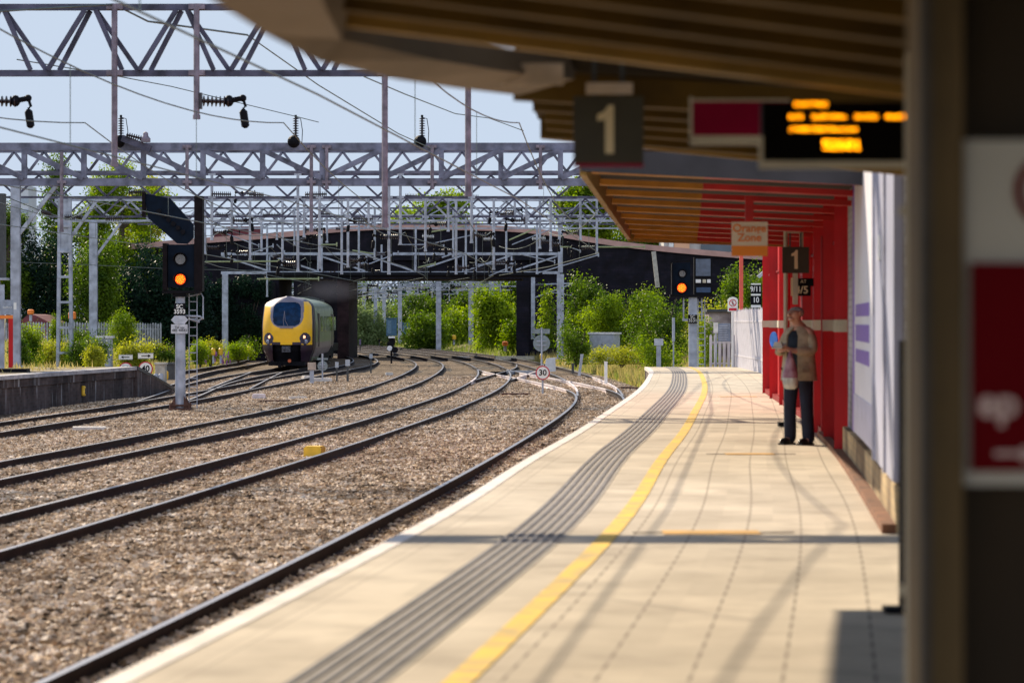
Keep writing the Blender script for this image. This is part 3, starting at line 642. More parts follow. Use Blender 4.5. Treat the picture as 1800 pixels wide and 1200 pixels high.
loosewire([at(435,62,57), at(560,150,63), at(700,235,74), at(760,262,93)], 'cable running down to the right from the nearest gantry towards the heaviest one')
loosewire([at(30,105,60), at(200,133,70), at(300,152,80), at(520,205,93), at(560,215,93.6)], 'thin cable sagging across the sky between the two nearest gantries')
loosewire([at(640,135,56), at(710,165,62), at(800,200,80), at(860,208,93), at(920,230,93.6)], 'thin cable leaving the long drop tube towards the right')
loosewire([at(0,342,93), at(75,372,94), at(120,385,100), at(205,350,112), at(330,378,130), at(480,398,160)], 'stay cable with an insulator in front of the big left tree')
loosewire([at(0,460,120), at(120,464,124), at(290,472,130), at(470,476,140)], 'earth wire crossing the trees left of the signal')
t = thing('strain_insulator', 'dark insulator in the cable before the left poplar', 'insulator', at(75,372,94)); insulator(at(75,372,94), at(120,385,97)-at(75,372,94), .8, .08).build('porcelain', INS, t)
for px, py, lab in ((113,382,'left one of the two short dark insulators by the tapered mast'),(185,384,'short dark insulator between the tapered mast and the signal'),(226,338,'row of small discs on the rail above the left trees')):
    o = insulator(at(px,py,117), (1,0,.02), .75, .13).build('line_insulator', INS, loc=at(px,py,117)); tag(o, lab, 'insulator')
for i, (px, py, Y, L, lab) in enumerate(((372,341,116,.8,'dark insulator under the thin gantry just right of the signal'),(438,342,116,.6,'dark insulator left of the big hanging tube, high over the train'),(536,342,116,.9,'dark insulator on the thin gantry over the middle tracks'),(378,377,138,.8,'dark insulator low over the signal ladder'),(462,378,138,.9,'dark insulator high above the train'),(620,384,138,1.0,'dark insulator on the light lattice above the bridge parapet'),(712,344,138,.9,'long reddish insulator before the tree on the bridge'),(820,346,138,.6,'short insulator right of the tree on the bridge'),(880,378,150,.9,'insulator at the crest of the bridge parapet, right part'),(560,376,150,.7,'short insulator over the parapet left of the long tubes'),(590,402,160,.8,'insulator against the bridge face near its pink edge'),(742,415,165,.7,'white ribbed insulator against the dark bridge face'),(850,420,165,.7,'white ribbed insulator near the right of the dark bridge face'),(935,420,165,.8,'white ribbed insulator beside the tall right mast'))):
    p = at(px, py, Y); o = insulator(p, (1,0,random.uniform(-.06,.06)), L, .12, 7); m_ = INS if 'white' not in lab else pm('white_porcelain',(.55,.57,.6),.3); o = o.build('line_insulator', m_, loc=p); tag(o, lab, 'insulator')
# equipment on the heavy gantry, near its left end
t = thing('switch_gear', 'switch with ribbed horn and bell on the heavy gantry behind the long tube', 'switchgear', at(240,250,93.5))
mb = MB(); mb.bar(at(215,243,93.5), at(265,262,93.5), .22, .3); mb.build('switch_bed', STEEL_D, t); insulator(at(222,237,93.3), (1,0,-.25), .75, .1).build('switch_insulator', INS, t)
mb = MB(); mb.lathe(at(256,250,93.3), (0,0,1), [(0,.16),(.12,.16),(.2,.09),(.3,.08),(.34,.03)], 12); mb.build('bell', RUST_T, t, True)

# ---------------------------------------------------------------- road bridge
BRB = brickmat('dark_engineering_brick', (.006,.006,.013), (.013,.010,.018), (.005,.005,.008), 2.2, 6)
PINK = pm('parapet_coping_stone', (.50,.30,.26), .9, 0, .15, 1.2, .2)
br = thing('road_bridge', 'long dark brick road bridge with pinkish parapet crossing over all the tracks', 'bridge', (-5, 200, 0))
topz = curve_fn([(-30,7.6),(-22,8.3),(-16,8.75),(-10,9.25),(-4,9.25),(2,8.95),(6,8.3),(10.5,7.75),(20,7.0),(32,6.4)])
def wallpanel(mb, xa, xb, zb, dz, y0, y1, n=8, zt=None):
    pts = [(lerp(xa, xb, i/n), y0, (topz(lerp(xa, xb, i/n))-dz) if zt is None else zt) for i in range(n+1)]+[(xb, y0, zb), (xa, y0, zb)]
    mb.prism(pts, (0, y1-y0, 0))
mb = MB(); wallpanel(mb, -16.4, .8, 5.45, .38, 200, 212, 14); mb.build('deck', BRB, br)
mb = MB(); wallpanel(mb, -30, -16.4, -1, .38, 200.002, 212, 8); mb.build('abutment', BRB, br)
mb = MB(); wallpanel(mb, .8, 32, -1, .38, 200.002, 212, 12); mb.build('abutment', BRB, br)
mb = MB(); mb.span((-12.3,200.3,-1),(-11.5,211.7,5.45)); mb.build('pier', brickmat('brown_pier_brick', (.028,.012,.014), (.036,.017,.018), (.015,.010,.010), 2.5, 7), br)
mb = MB(); n = 30
for a, b in ((-30, 32),):
    mb.sweep([(lerp(a,b,i/n), 199.9, topz(lerp(a,b,i/n))-.38) for i in range(n+1)], [(-.5,0),(-.5,.38),(.12,.38),(.12,0)])
mb.build('parapet_coping', PINK, br)
mb = MB(); mb.span((-16.6,199.6,6.75),(3.2,199.99,6.95)); mb.span((.3,199.55,-.5),(1.2,199.99,5.3)); mb.span((3.6,199.5,-.5),(4.5,199.99,7.7)); mb.build('string_course', BRB, br)
REDB = pm('red_container_paint', (.16,.03,.04), .7, 0, .2, 3)
for i, (px0, px1, py0, py1) in enumerate(((376,396,408,417),(400,420,400,413),(422,458,400,407))):
    a, b = at(px0,py1,203), at(px1,py0,203); mb = MB(); mb.span((a.x,203,a.z-.5),(b.x,205,b.z)); mb.box(((a.x+b.x)/2, 203.9, b.z+.03), (b.x-a.x+.2, 2.2, .08))
    tag(mb.build('parapet_block', REDB, loc=((a.x+b.x)/2,203,a.z)), ['small dark red block at the left end of the bridge top','middle dark red block on the bridge top, tallest of three','long low dark red block on the bridge top'][i], 'block', 'red blocks on the bridge top')
# left retaining wall in shade beyond the grass, black panel closing the left span behind it
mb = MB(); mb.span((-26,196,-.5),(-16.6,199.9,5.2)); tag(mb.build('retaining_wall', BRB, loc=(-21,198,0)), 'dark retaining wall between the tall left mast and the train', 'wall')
mb = MB(); mb.span((-17.2,224,-1),(-12.6,226,6)); tag(mb.build('dark_backing_panel', BRB, loc=(-15,225,0)), 'black panel closing the opening behind the train under the bridge', 'wall')

# ---------------------------------------------------------------- building and fences by the far end of the platform
GLASSD = pm('dark_window_glass', (.03,.06,.09), .08, 0, .3, .5, spec=.8)
bd = thing('apartment_building', 'pale and orange clad building with dark glazing seen under the red canopy', 'building', at(1230,500,235))
def panel(px0, py0, px1, py1, Y, d, name, mat, parent): 
    a, b = at(px0, py1, Y), at(px1, py0, Y); mb = MB(); mb.span((a.x, Y, a.z), (b.x, Y+d, b.z)); return mb.build(name, mat, parent)
PALEW = pm('pale_render', (.55,.52,.50), .8, 0, .08, 1); SALM = pm('salmon_cladding', (.75,.42,.26), .7, 0, .08, 1)
panel(1167,300,1420,500,237,8,'wall',PALEW,bd); panel(1185,300,1212,468,236.5,.4,'cladding_panel',SALM,bd); panel(1176,300,1184,470,236.4,.45,'corner_post',WHITE,bd)
panel(1232,300,1300,448,236.7,.2,'window',GLASSD,bd); panel(1225,455,1300,500,236.7,.2,'window',GLASSD,bd); panel(1232,449,1300,453,235.9,.8,'balcony_edge',pm('olive_trim',(.35,.33,.10),.6),bd)
mb = MB()
for i in range(16): p = at(1252+i*2, 498, 234); mb.box((p.x, 234, p.z+.55), (.035, .035, 1.3))
a = at(1250,472,234); mb.span((a.x,233.97,a.z-.05),(a.x+1.7,234.03,a.z+.03)); mb.build('balcony_railing', STEEL, bd)
mb = MB()
for x in (1150.,1155.): pass
mb.bar(at(1149,442,188), at(1156,505,188), .28, .2); tag(mb.build('leaning_post', CONC, loc=at(1156,505,188)), 'pale leaning concrete post against the dark bridge wing wall', 'post')
sh = thing('low_brick_hut', 'low grey-pink brick hut behind the warning sign', 'hut', at(1275,640,128)); SHB = brickmat('hut_brick', (.36,.29,.28), (.42,.34,.33), (.3,.27,.26), 4, 12)
a, b = at(1246,640,128), at(1302,548,128); mb = MB(); mb.span((a.x,128,a.z-.5),(b.x,131,b.z)); mb.build('wall', SHB, sh); mb = MB(); mb.span((a.x-.1,127.8,b.z),(b.x+.1,131.2,b.z+.12)); mb.build('roof', DKGREY, sh)

PALE = pm('pale_palisade_paint', (.62,.60,.66), .5, .1, .1, 4)
def fence(name, label, pts, h, step, mat, w=.07, pale=None):
    t = thing(name, label, 'fence', pts[0]); mb = MB(); rl = MB()
    for (p, q) in zip(pts[:-1], pts[1:]):
        p, q = Vector(p), Vector(q); L = (q-p).length; n = max(1, int(L/step)); ang = math.atan2(q.y-p.y, q.x-p.x)
        for i in range(n+1):
            c = p.lerp(q, i/n); hh = h*random.uniform(.98, 1.02)
            mb.box(c+Vector((0,0,hh/2)), (w,.02,hh), rz=ang); mb.add([c+Vector((-w/2*math.cos(ang),-w/2*math.sin(ang),hh)), c+Vector((w/2*math.cos(ang),w/2*math.sin(ang),hh)), c+Vector((0,0,hh+.07))], [(0,1,2)])
        for z in (.25*h, .82*h): rl.bar(p+Vector((0,.03,z)), q+Vector((0,.03,z)), .04, .05)
    mb.build('pales', mat, t); rl.build('rails', mat, t); return t
fence('palisade_fence', 'white palisade fence between the two red posts at the platform end', [(WALL(97)-.15,97.2,PT-.1),(WALL(86)+.05,85.5,PT-.1),(WALL(76)+.25,76,PT-.1)], 2.0, .16, PALE, .11)
fence('palisade_fence', 'short low palisade fence beside the notice board at the platform end', [(6.75,96.6,PT-.2),(7.7,97.0,PT-.2)], 1.25, .15, PALE, .09)
fence('palisade_fence', 'old grey palisade fence behind the bushes on the left', [(-31,168,.6),(-24.4,168,.6),(-21,170,.55)], 1.75, .16, pm('old_palisade',(.40,.43,.47),.6,.2,.3,3), .11)
REDP = pm('coral_post_paint', (.72,.10,.06), .5, 0, .1, 4)
for i, (px, Y, ft, lab) in enumerate(((1303,96.3,645,'left one of two tall red posts at the platform end, thick at its foot'),(1345,86.5,655,'right one of two tall red posts, close to the red station wall'))):
    p = gnd(px, ft, PT); p.y = Y; p.x = (px-900)*Y/F; t = thing('red_post', lab, 'post', p, 'tall red posts at the platform end')
    mb = MB(); mb.box(p+Vector((0,0,2.3)), (.12,.12,3.2)); mb.build('upper_shaft', REDP, t)
    mb = MB(); mb.box(p+Vector((0,0,.62)), (.2,.2,1.24)); mb.build('lower_casing', RED, t); mb = MB(); mb.lathe(p+Vector((0,0,1.24)), (0,0,1), [(0,.11),(.12,.07)], 10); mb.build('collar', WHITE, t)
mb = MB(); a = at(1297,548,96); b = at(1360,546,88); mb.bar(a, b, .07, .1); tag(mb.build('top_rail', pm('purple_rail',(.20,.05,.14),.5), loc=a), 'dark plum rail along the top of the white fence', 'rail')

# ---------------------------------------------------------------- colour light signals
ORG = emis('signal_lamp_orange', (1,.06,.003), 1.3); HOT = emis('signal_lamp_core', (1,.30,.012), 1.9); LENS = pm('dull_lens', (.16,.15,.14), .15, 0, .3, 20, spec=.8)
def lamp(c, r, parent, lit):
    c = Vector(c); mb = MB(); mb.lathe(c, (0,-1,0), [(0,r*1.25),(.05,r*1.25),(.05,r*1.02),(.01,r*1.0)], 20); lp = mb.build('lamp_ring', BLACK, parent, True); lp['_o'] = parent['_o']
    mb = MB(); mb.lathe(c+Vector((0,-.012,0)), (0,-1,0), [(0,r),(.015,r*.96)], 20); mb.build('lamp_lens', ORG if lit else LENS, lp)
    if lit:
        mb = MB()
        for i in range(26):
            a = i*2.4; q = r*.86*math.sqrt(i/26); mb.lathe(c+Vector((q*math.cos(a),-.027,q*math.sin(a))), (0,-1,0), [(0,r*.11),(.008,r*.07)], 6)
        mb.build('lamp_spots', HOT, lp)
    mb = MB(); N = 12; vs = []
    for k, (yy, rr) in enumerate(((0, 1.28), (-.26, 1.2))):
        for i in range(N+1): a = math.pi*(i/N)*1.1-.05*math.pi; vs.append(c+Vector((rr*r*math.cos(a), yy, rr*r*math.sin(a))))
    for k, (yy, rr) in enumerate(((0, 1.36), (-.26, 1.28))):
        for i in range(N+1): a = math.pi*(i/N)*1.1-.05*math.pi; vs.append(c+Vector((rr*r*math.cos(a), yy, rr*r*math.sin(a))))
    M_ = N+1; mb.add(vs, [(i, i+1, M_+i+1, M_+i) for i in range(N)]+[(2*M_+i, 3*M_+i, 3*M_+i+1, 2*M_+i+1) for i in range(N)]+[(M_+i, M_+i+1, 3*M_+i+1, 3*M_+i) for i in range(N)]); mb.build('lamp_hood', BLACK, lp)
SY = 82.5
sg = thing('railway_signal', 'tall signal with glowing orange lamp and slanting route arm, standing between the tracks', 'signal', (gnd(316,715,-.1).x, SY, -.15))
SX = (317-900)*SY/F
def sp(px, py, d=0): p = at(px, py, SY); p.y += d; return p
mb = MB(); a = sp(317,712); mb.lathe((SX,SY,-.15), (0,0,1), [(0,.155),(.05,.155),(4.7-1.35,.135),(3.4,.135)], 20); mb.build('post', STEEL, sg, True)
mb = MB(); mb.box((SX,SY,-.08),(.62,.6,.06)); mb.box((SX,SY,.03),(.5,.45,.05)); 
for s in (-1,1):
    mb.prism([(SX+s*.12,SY-.2,-.05),(SX+s*.3,SY-.2,-.05),(SX+s*.12,SY-.2,.32)],(0,.03,0)); mb.prism([(SX+s*.12,SY+.2,-.05),(SX+s*.3,SY+.2,-.05),(SX+s*.12,SY+.2,.32)],(0,.03,0))
    for q in (-1,1): mb.tube((SX+s*.27,SY+q*.24,-.1),(SX+s*.27,SY+q*.24,.1),.025)
mb.build('base_plate', RUSTY, sg)
NAVY = pm('navy_black_paint', (.004,.010,.022), .6, 0, .2, 5, spec=.08)
a, b = sp(296,505), sp(342,430); mb = MB(); mb.span((a.x,SY-.12,a.z),(b.x,SY+.22,b.z)); mb.build('head', NAVY, sg)
a, b = sp(288,510), sp(296,428); mb = MB(); mb.span((a.x,SY-.3,a.z),(b.x-.01,SY+.25,b.z)); a, b = sp(342,512), sp(357,345); mb.span((a.x+.01,SY-.2,a.z),(b.x,SY+.3,b.z)); mb.build('side_plate', pm('rust_black',(.010,.007,.009),.7,0,.3,6,spec=.1), sg)
a = sp(320,512); mb = MB(); mb.box((a.x,SY,a.z-.02),(1.1,.5,.09)); mb.box((SX,SY,a.z-.1),(.4,.4,.12)); mb.build('bracket', BLACK, sg)
lamp(sp(318,491,-.13), .15, sg, True); lamp(sp(318,456,-.13), .15, sg, False)
mb = MB(); pts = [sp(*q) for q in ((254,340),(300,349),(341,395),(341,418),(330,429),(312,428),(262,384))]
mb.prism([(p.x,SY-.18,p.z) for p in pts], (0,.16,0)); ra = mb.build('route_arm', NAVY, sg); ra['_o'] = sg['_o']
mb = MB()
for i in range(6): p = sp(281+i*8.4, 372+i*7.2); mb.lathe((p.x,SY-.18,p.z), (0,-1,0), [(0,.07),(.07,.07),(.07,.05)], 12)
mb.build('route_lamps', BLACK, ra, True)
mb = MB(); a, b = sp(253,382), sp(257,340); mb.span((a.x-.02,SY-.3,a.z),(b.x,SY,b.z)); mb.build('route_arm_shield', pm('rust_black',(.010,.007,.009)), ra)
def plate(px0,py0,px1,py1,d,mat,parent,name='plate',Y=None):
    Y = Y or SY; a, b = at(px0,py1,Y), at(px1,py0,Y); mb = MB(); mb.span((a.x,Y-d-.02,a.z),(b.x,Y-d,b.z)); return mb.build(name, mat, parent)
pl = plate(307,533,327,555,.16,TBLACK,sg,'number_plate'); pl['_o'] = sg['_o']
text('lettering','SC\n3593',.17,(sp(317,544).x,SY-.185,sp(317,543.5).z),TWHITE,pl,bold=.004)
mb = MB(); c = sp(317,562); mb.prism([(c.x+x,SY-.18,c.z+z) for x,z in ((-.25,0),(-.14,.12),(.14,.12),(.25,0),(.14,-.12),(-.14,-.12))],(0,.02,0)); mb.build('hexagon_plate', pm('pale_plate',(.5,.53,.6),.5), sg)
pl = plate(302,570,331,586,.16,pm('pale_plate2',(.55,.57,.62),.5),sg,'phone_plate'); pl['_o'] = sg['_o']
text('lettering','Tel no:\n085 40543',.1,(sp(317,578).x,SY-.186,sp(317,578).z),TBLACK,pl)
mb = MB()
for x in (330,344): a, b = sp(x,512,.35), sp(x,718,.35); mb.bar(a, b, .025)
for i in range(13): a, b = sp(330,530+i*15,.35), sp(344,530+i*15,.35); mb.bar(a, b, .025)
mb.build('ladder', STEEL, sg)
mb = MB(); mb.path([sp(332,520,.3),sp(352,516,.3),sp(355,522,.3),sp(355,560,.3),sp(348,563,.1)], .022); mb.path([sp(326,555,0),sp(352,556,-.1),sp(355,560,.3)], .03); mb.path([sp(332,560,0),sp(350,566,.1)], .03); mb.build('safety_hoop', STEEL, sg)
# second signal at the end of the platform
SY2 = 104
def s2(px,py,d=0): p = at(px,py,SY2); p.y += d; return p
s_ = thing('railway_signal', 'signal with orange lamp beside a louvred box at the far end of the platform', 'signal', s2(1217,690)); 
a, b = s2(1182,519), s2(1213,462); mb = MB(); mb.span((a.x,SY2-.12,a.z),(b.x,SY2+.25,b.z)); mb.build('head', NAVY, s_)
lamp(s2(1198,506,-.13), .165, s_, True); lamp(s2(1199,481,-.13), .12, s_, False)
mb = MB(); mb.bar(s2(1181,463,-.1), s2(1181,519,-.1), .05,.3); mb.path([s2(1178,478,-.3),s2(1178,461,-.3),s2(1212,458,-.3)], .03); a = s2(1217,520); mb.box((a.x,SY2,a.z),(1.65,.45,.1)); mb.build('bracket', BLACK, s_)
bx = MB(); a, b = s2(1220,521), s2(1252,452); bx.span((a.x,SY2,a.z),(b.x,SY2+.3,b.z)); ib = bx.build('indicator_box', BLACK, s_); ib['_o'] = s_['_o']
for (x0,y0,x1,y1,m_) in ((1223,455,1249,485,pm('bluegrey_panel',(.10,.13,.19),.5)),(1223,491,1232,497,WHITE),(1235,491,1241,497,CREAM),(1243,491,1249,497,WHITE),(1224,505,1249,514,pm('blue_panel',(.01,.05,.13),.4))):
    a, b = s2(x0,y1), s2(x1,y0); mb = MB(); mb.span((a.x,SY2-.03,a.z),(b.x,SY2+.0,b.z)); mb.build('panel', m_, ib)
mb = MB(); a = s2(1218,690); mb.box((a.x,SY2,lerp(a.z,s2(0,522).z,.5)),(.3,.25,s2(0,522).z-a.z)); mb.build('post', STEEL, s_)
pl = plate(1209,553,1225,568,.2,TBLACK,s_,'number_plate',SY2); pl['_o'] = s_['_o']; c = s2(1217,560); text('lettering','SC\n3531',.16,(c.x,SY2-.225,c.z),TWHITE,pl)
mb = MB()
for x in (1228,1240): mb.bar(s2(x,525,.3), s2(x,690,.3), .035)
for i in range(14): mb.bar(s2(1228,530+i*11,.3), s2(1240,530+i*11,.3), .03)
for x in (1202,1234): mb.bar(s2(x,524,.1), s2(x,562,.1), .05)
mb.bar(s2(1200,562,.1), s2(1210,562,.1), .09); mb.build('ladder', STEEL, s_)
# signal seen edge-on at the left border
t = thing('signal_back', 'dark signal box cut off at the left edge of the view', 'signal', at(3,640,90)); mb = MB(); a, b = at(-30,490,90), at(7,340,90); mb.span((a.x,90,a.z),(b.x,90.4,b.z)); mb.build('box', DKGREY, t)
a = at(-8,490,90); mb = MB(); mb.span((a.x-.1,90.1,PT),(a.x+.1,90.3,a.z)); mb.build('post', STEEL, t); mb = MB(); mb.span((at(-30,0,90).x,89.9,a.z-.04),(at(12,0,90).x,90.5,a.z+.03)); mb.build('shelf', STEEL, t)

# ---------------------------------------------------------------- lineside signs
REDR = pm('sign_red', (.50,.01,.03), .5, 0, .05, 5)
def disc(mb, c, r, th=.015, n=24): mb.lathe((c[0],c[1]+th/2,c[2]), (0,-1,0), [(0,r),(th,r)], n)
def speed(px, py, Y, r, num, label, foot, arrow=0, below=True):
    c = at(px, py, Y); f = at(px, foot, Y); t = thing('speed_sign', label, 'speed sign', (c.x, Y, f.z), 'speed signs')
    mb = MB(); mb.tube((c.x,Y+.05,f.z),(c.x,Y+.05,c.z+r*.6), .035); mb.build('post', STEEL, t)
    mb = MB(); disc(mb, (c.x,Y-.0,c.z), r); mb.build('red_rim', REDR, t); mb = MB(); disc(mb, (c.x,Y-.014,c.z), r*.84); mb.build('white_disc', TWHITE, t)
    text('number', num, r*1.12, (c.x,Y-.03,c.z), TBLACK, t, bold=.006)
    if arrow:
        z = c.z+r+.20; mb = MB(); mb.span((c.x-.27,Y-.01,z-.1),(c.x+.27,Y+.01,z+.1)); a_ = mb.build('arrow_plate', TWHITE, t); a_['_o'] = t['_o']
        mb = MB(); s = arrow; mb.span((c.x-.15,Y-.016,z-.016),(c.x+.15,Y-.012,z+.016)); mb.prism([(c.x+s*.19,Y-.016,z),(c.x+s*.09,Y-.016,z+.055),(c.x+s*.09,Y-.016,z-.055)],(0,.004,0)); mb.span((c.x-.26,Y-.0145,z+.08),(c.x+.26,Y-.011,z+.09)); mb.span((c.x-.26,Y-.0145,z-.09),(c.x+.26,Y-.011,z-.08)); mb.build('arrow', TBLACK, a_)
speed(256,648,100,.25,'40','round 40 speed sign with a right-pointing arrow above it','700',1) if 0 else speed(256,648,101,.26,'40','round 40 speed sign with a right-pointing arrow above it',699,1)
speed(221,649,112,.28,'20','speed sign half hidden behind the platform wall, with a left-pointing arrow above it',690,-1)
speed(954,655,98,.245,'30','round 30 speed sign standing alone by the white painted rails',692)
def sign_back(px, py, Y, r, label, foot, rect):
    c = at(px,py,Y); f = at(px,foot,Y); t = thing('sign_back', label, 'sign', (c.x,Y,f.z)); G = pm('sign_back_grey',(.20,.25,.27),.6,0,.15,5)
    mb = MB(); disc(mb, c, r); mb.build('disc', G, t); mb = MB(); mb.span((c.x-rect[0],Y-.02,c.z+r+.04),(c.x+rect[0],Y+.01,c.z+r+.04+rect[1])); mb.build('plate', G, t)
    mb = MB(); mb.tube((c.x,Y-.06,f.z),(c.x,Y-.06,c.z+r+.3), .035); mb.build('post', STEEL, t)
    mb = MB(); 
    for k in (-1,1): mb.span((c.x-r*.6,Y-.05,c.z+k*r*.25-.02),(c.x+r*.6,Y-.02,c.z+k*r*.25+.02))
    mb.build('clamp', STEEL, t)
sign_back(952,603,118,.35,'back of a round board with a plate above, in front of the dark right pier',668,(.34,.2))
sign_back(567,643,118,.21,'back of a small round board standing before the train',668,(.22,.08))
def postbox(px, top, boxb, foot, w, Y, label, m1=None, m2=None):
    a = at(px,foot,Y); t = thing('marker_post', label, 'marker post', a, 'small posts beside the points')
    mb = MB(); mb.span((a.x-w*.25,Y,a.z-.1),(a.x+w*.25,Y+.08,at(0,boxb,Y).z)); mb.build('post', m1 or DKGREY, t)
    mb = MB(); mb.span((a.x-w/2,Y-.03,at(0,boxb,Y).z),(a.x+w/2,Y+.14,at(0,top,Y).z)); mb.build('board', m2 or GREYBOX, t)
postbox(548,637,650,670,.34,120,'pale square board on a post, nearest to the train front',STEEL,pm('beige_board',(.45,.36,.30),.7))
postbox(592,636,646,667,.14,122,'slim grey box on a post, left of its darker twin')
postbox(611,632,643,666,.19,121,'grey topped dark post standing right of the small round board')
postbox(652,622,630,652,.16,143,'dark post standing inside the bend of the fourth track')
postbox(633,596,606,616,.14,235,'small purple grey post beyond the rear of the train',None,pm('purple_grey',(.16,.13,.25),.6))
postbox(667,596,601,606,.22,270,'tiny black board on a post before the far bushes',None,BLACK)
postbox(1158,595,607,645,.34,110,'small pale board on a post among the bushes left of the platform end',STEEL,pm('pale_plate',(.5,.53,.6)))
postbox(1184,558,600,645,.1,112,'tall thin grey post beside the end signal',STEEL,STEEL)
postbox(323,632,645,662,.16,128,'small dark box on a stake right of the signal post',DKGREY,BLACK)
# ground position light signal
p = at(688,632,150); t = thing('ground_signal', 'small black ground signal with a white face, inside the third track bend', 'ground signal', p)
mb = MB(); a, b = at(684,606,150), at(694,592,150); mb.span((a.x,150,a.z),(b.x,150.2,b.z)); a, b = at(681,616,150), at(692,600,150); mb.span((a.x,149.8,a.z),(b.x,150.1,b.z)); mb.tube((at(688,0,150).x,150,p.z-.2),(at(688,0,150).x,150,a.z+.1), .05); mb.build('housing', BLACK, t)
mb = MB(); c = at(685,612,149.7); disc(mb, c, .14); mb.build('white_face', WHITE, t); mb = MB(); c = at(694,615,149.6); disc(mb, c, .17,.05); mb.build('black_disc', BLACK, t)
mb = MB(); mb.span(at(683,594,149.9)-Vector((0,.1,0)), at(694,591,149.9)); mb.build('cap', WHITE, t)
# blue location cabinets under the bridge
BLUEC = pm('blue_cabinet', (.05,.14,.24), .5, 0, .2, 3)
for px0,px1,y0,y1,Y,lab in ((679,697,560,590,262,'taller blue cabinet beyond the bridge behind the ground signal'),(707,721,568,588,270,'shorter blue cabinet beyond the bridge, beside the taller one')):
    a, b = at(px0,y1,Y), at(px1,y0,Y); t = thing('lineside_cabinet', lab, 'cabinet', ((a.x+b.x)/2,Y,a.z)); mb = MB(); mb.span((a.x,Y,a.z),(b.x,Y+.8,b.z)); mb.build('body', BLUEC, t); mb = MB(); mb.span((a.x-.05,Y-.08,b.z),(b.x+.05,Y+.88,b.z+.07)); mb.build('lid', BLUEC, t); mb = MB(); mb.span((a.x+.1,Y-.03,a.z+.2),((a.x+b.x)/2,Y-.001,b.z-.15)); mb.build('door', pm('blue_door',(.10,.20,.30),.5), t)
def cabinet(px0,px1,y0,y1,Y,lab,depth=.8,side=0):
    a, b = at(px0,y1,Y), at(px1,y0,Y); t = thing('lineside_cabinet', lab, 'cabinet', ((a.x+b.x)/2,Y,a.z)); h = b.z-a.z
    rz = R(-24) if side else 0; wd = (b.x-a.x)*(.86 if side else 1); cx = (a.x+b.x)/2
    mb = MB(); mb.box((cx,Y+depth/2,a.z+h/2-.1),(wd,depth,h+.2),rz=rz); mb.build('body', GREYBOX, t)
    mb = MB(); mb.box((cx,Y+depth/2,b.z+.04),(wd+.14,depth+.14,.09),rz=rz); mb.build('lid', pm('sunlit_cabinet_lid',(.7,.7,.72),.5), t)  # lid paler than the body: sunlight on the top put into its colour
    M_ = Matrix.Rotation(rz,3,'Z'); mb = MB()
    for s in (-.25,.25): mb.box(Vector((cx,Y+depth/2,a.z+h*.5))+M_@Vector((s*wd,-depth/2-.008,0)),(wd*.44,.02,h*.85),rz=rz)
    d_ = mb.build('door', pm('cabinet_door',(.33,.36,.42),.5,0,.15,5), t); d_['_o'] = t['_o']
    mb = MB(); mb.box(Vector((cx,Y+depth/2,a.z+h*.55))+M_@Vector((.04,-depth/2-.03,0)),(.03,.04,.12),rz=rz); mb.build('handle', BLACK, d_)
cabinet(1037,1090,587,630,150,'wide grey cabinet with lid painted sunlit pale in front of the right-hand bushes',.9,1)
cabinet(171,195,594,650,126,'grey cabinet half behind the left bushes, beside the plain mast',.6)
cabinet(814,870,594,602,258,'low grey cabinet by a mast under the bridge',.6) if 0 else None
# notice, warning sign, headcode stack at the platform end
t = thing('notice_board', 'grey notice board with a small white box, on the low fence at the platform end', 'notice board', (7.1,96.3,PT))
Y = 96.3; pl = plate(1262,568,1284,600,0,pm('slate_board',(.17,.21,.30),.5),t,'board',Y); pl['_o'] = t['_o']
mb = MB()
for i in range(7): a, b = at(1264,572+i*4,Y), at(1264+random.randint(12,18),573+i*4,Y); mb.span((a.x,Y-.028,b.z),(b.x,Y-.024,a.z))
mb.build('text_lines', pm('pale_ink',(.4,.43,.5),.6), pl); plate(1254,567,1262,585,.03,pm('box_white',(.62,.62,.62),.5),t,'meter_box',Y)
mb = MB(); a = at(1257,0,Y); mb.span((a.x,Y,PT-.1),(a.x+.06,Y+.06,at(0,567,Y).z)); mb.build('post', STEEL, t)
t = thing('warning_sign', 'white arched sign with a red no-entry figure on a white pole', 'sign', at(1288,640,96)); Y = 96
mb = MB(); c = at(1288,535,Y); mb.prism([(c.x+x,Y-.02,c.z+z) for x,z in ((-.17,-.24),(.17,-.24),(.17,.17),(.11,.23),(0,.26),(-.11,.23),(-.17,.17))],(0,.02,0)); pl = mb.build('board', TWHITE, t); pl['_o'] = t['_o']
mb = MB(); cc = Vector((c.x,Y-.026,c.z+.05)); N = 24
vs = [cc+Vector((math.cos(2*math.pi*i/N)*rr,0,math.sin(2*math.pi*i/N)*rr)) for rr in (.125,.098) for i in range(N)]; mb.add(vs, [(i,(i+1)%N,N+(i+1)%N,N+i) for i in range(N)]); mb.bar(cc+Vector((-.08,0,.08)),cc+Vector((.08,0,-.08)),.02,.004); mb.span((c.x-.13,Y-.026,c.z-.21),(c.x+.13,Y-.022,c.z-.12)); mb.build('prohibition_ring', REDR, pl)
mb = MB(); mb.ell(cc+Vector((0,.0,.055)),(.018,.003,.02)); mb.bar(cc+Vector((0,.001,.03)),cc+Vector((0,.001,-.03)),.035,.003); mb.bar(cc+Vector((-.01,.001,-.03)),cc+Vector((-.035,.001,-.08)),.014,.003); mb.bar(cc+Vector((.01,.001,-.03)),cc+Vector((.03,.001,-.08)),.014,.003); mb.build('figure', TBLACK, pl)
mb = MB(); mb.tube((c.x,Y+.03,PT-.1),(c.x,Y+.03,c.z+.1),.045); mb.build('pole', WHITE, t)
Y = 92; t = thing('stopping_point_sign', 'stack of black car stop plates reading 9/11, 10 and 12 on a pole', 'sign', at(1328,650,Y))
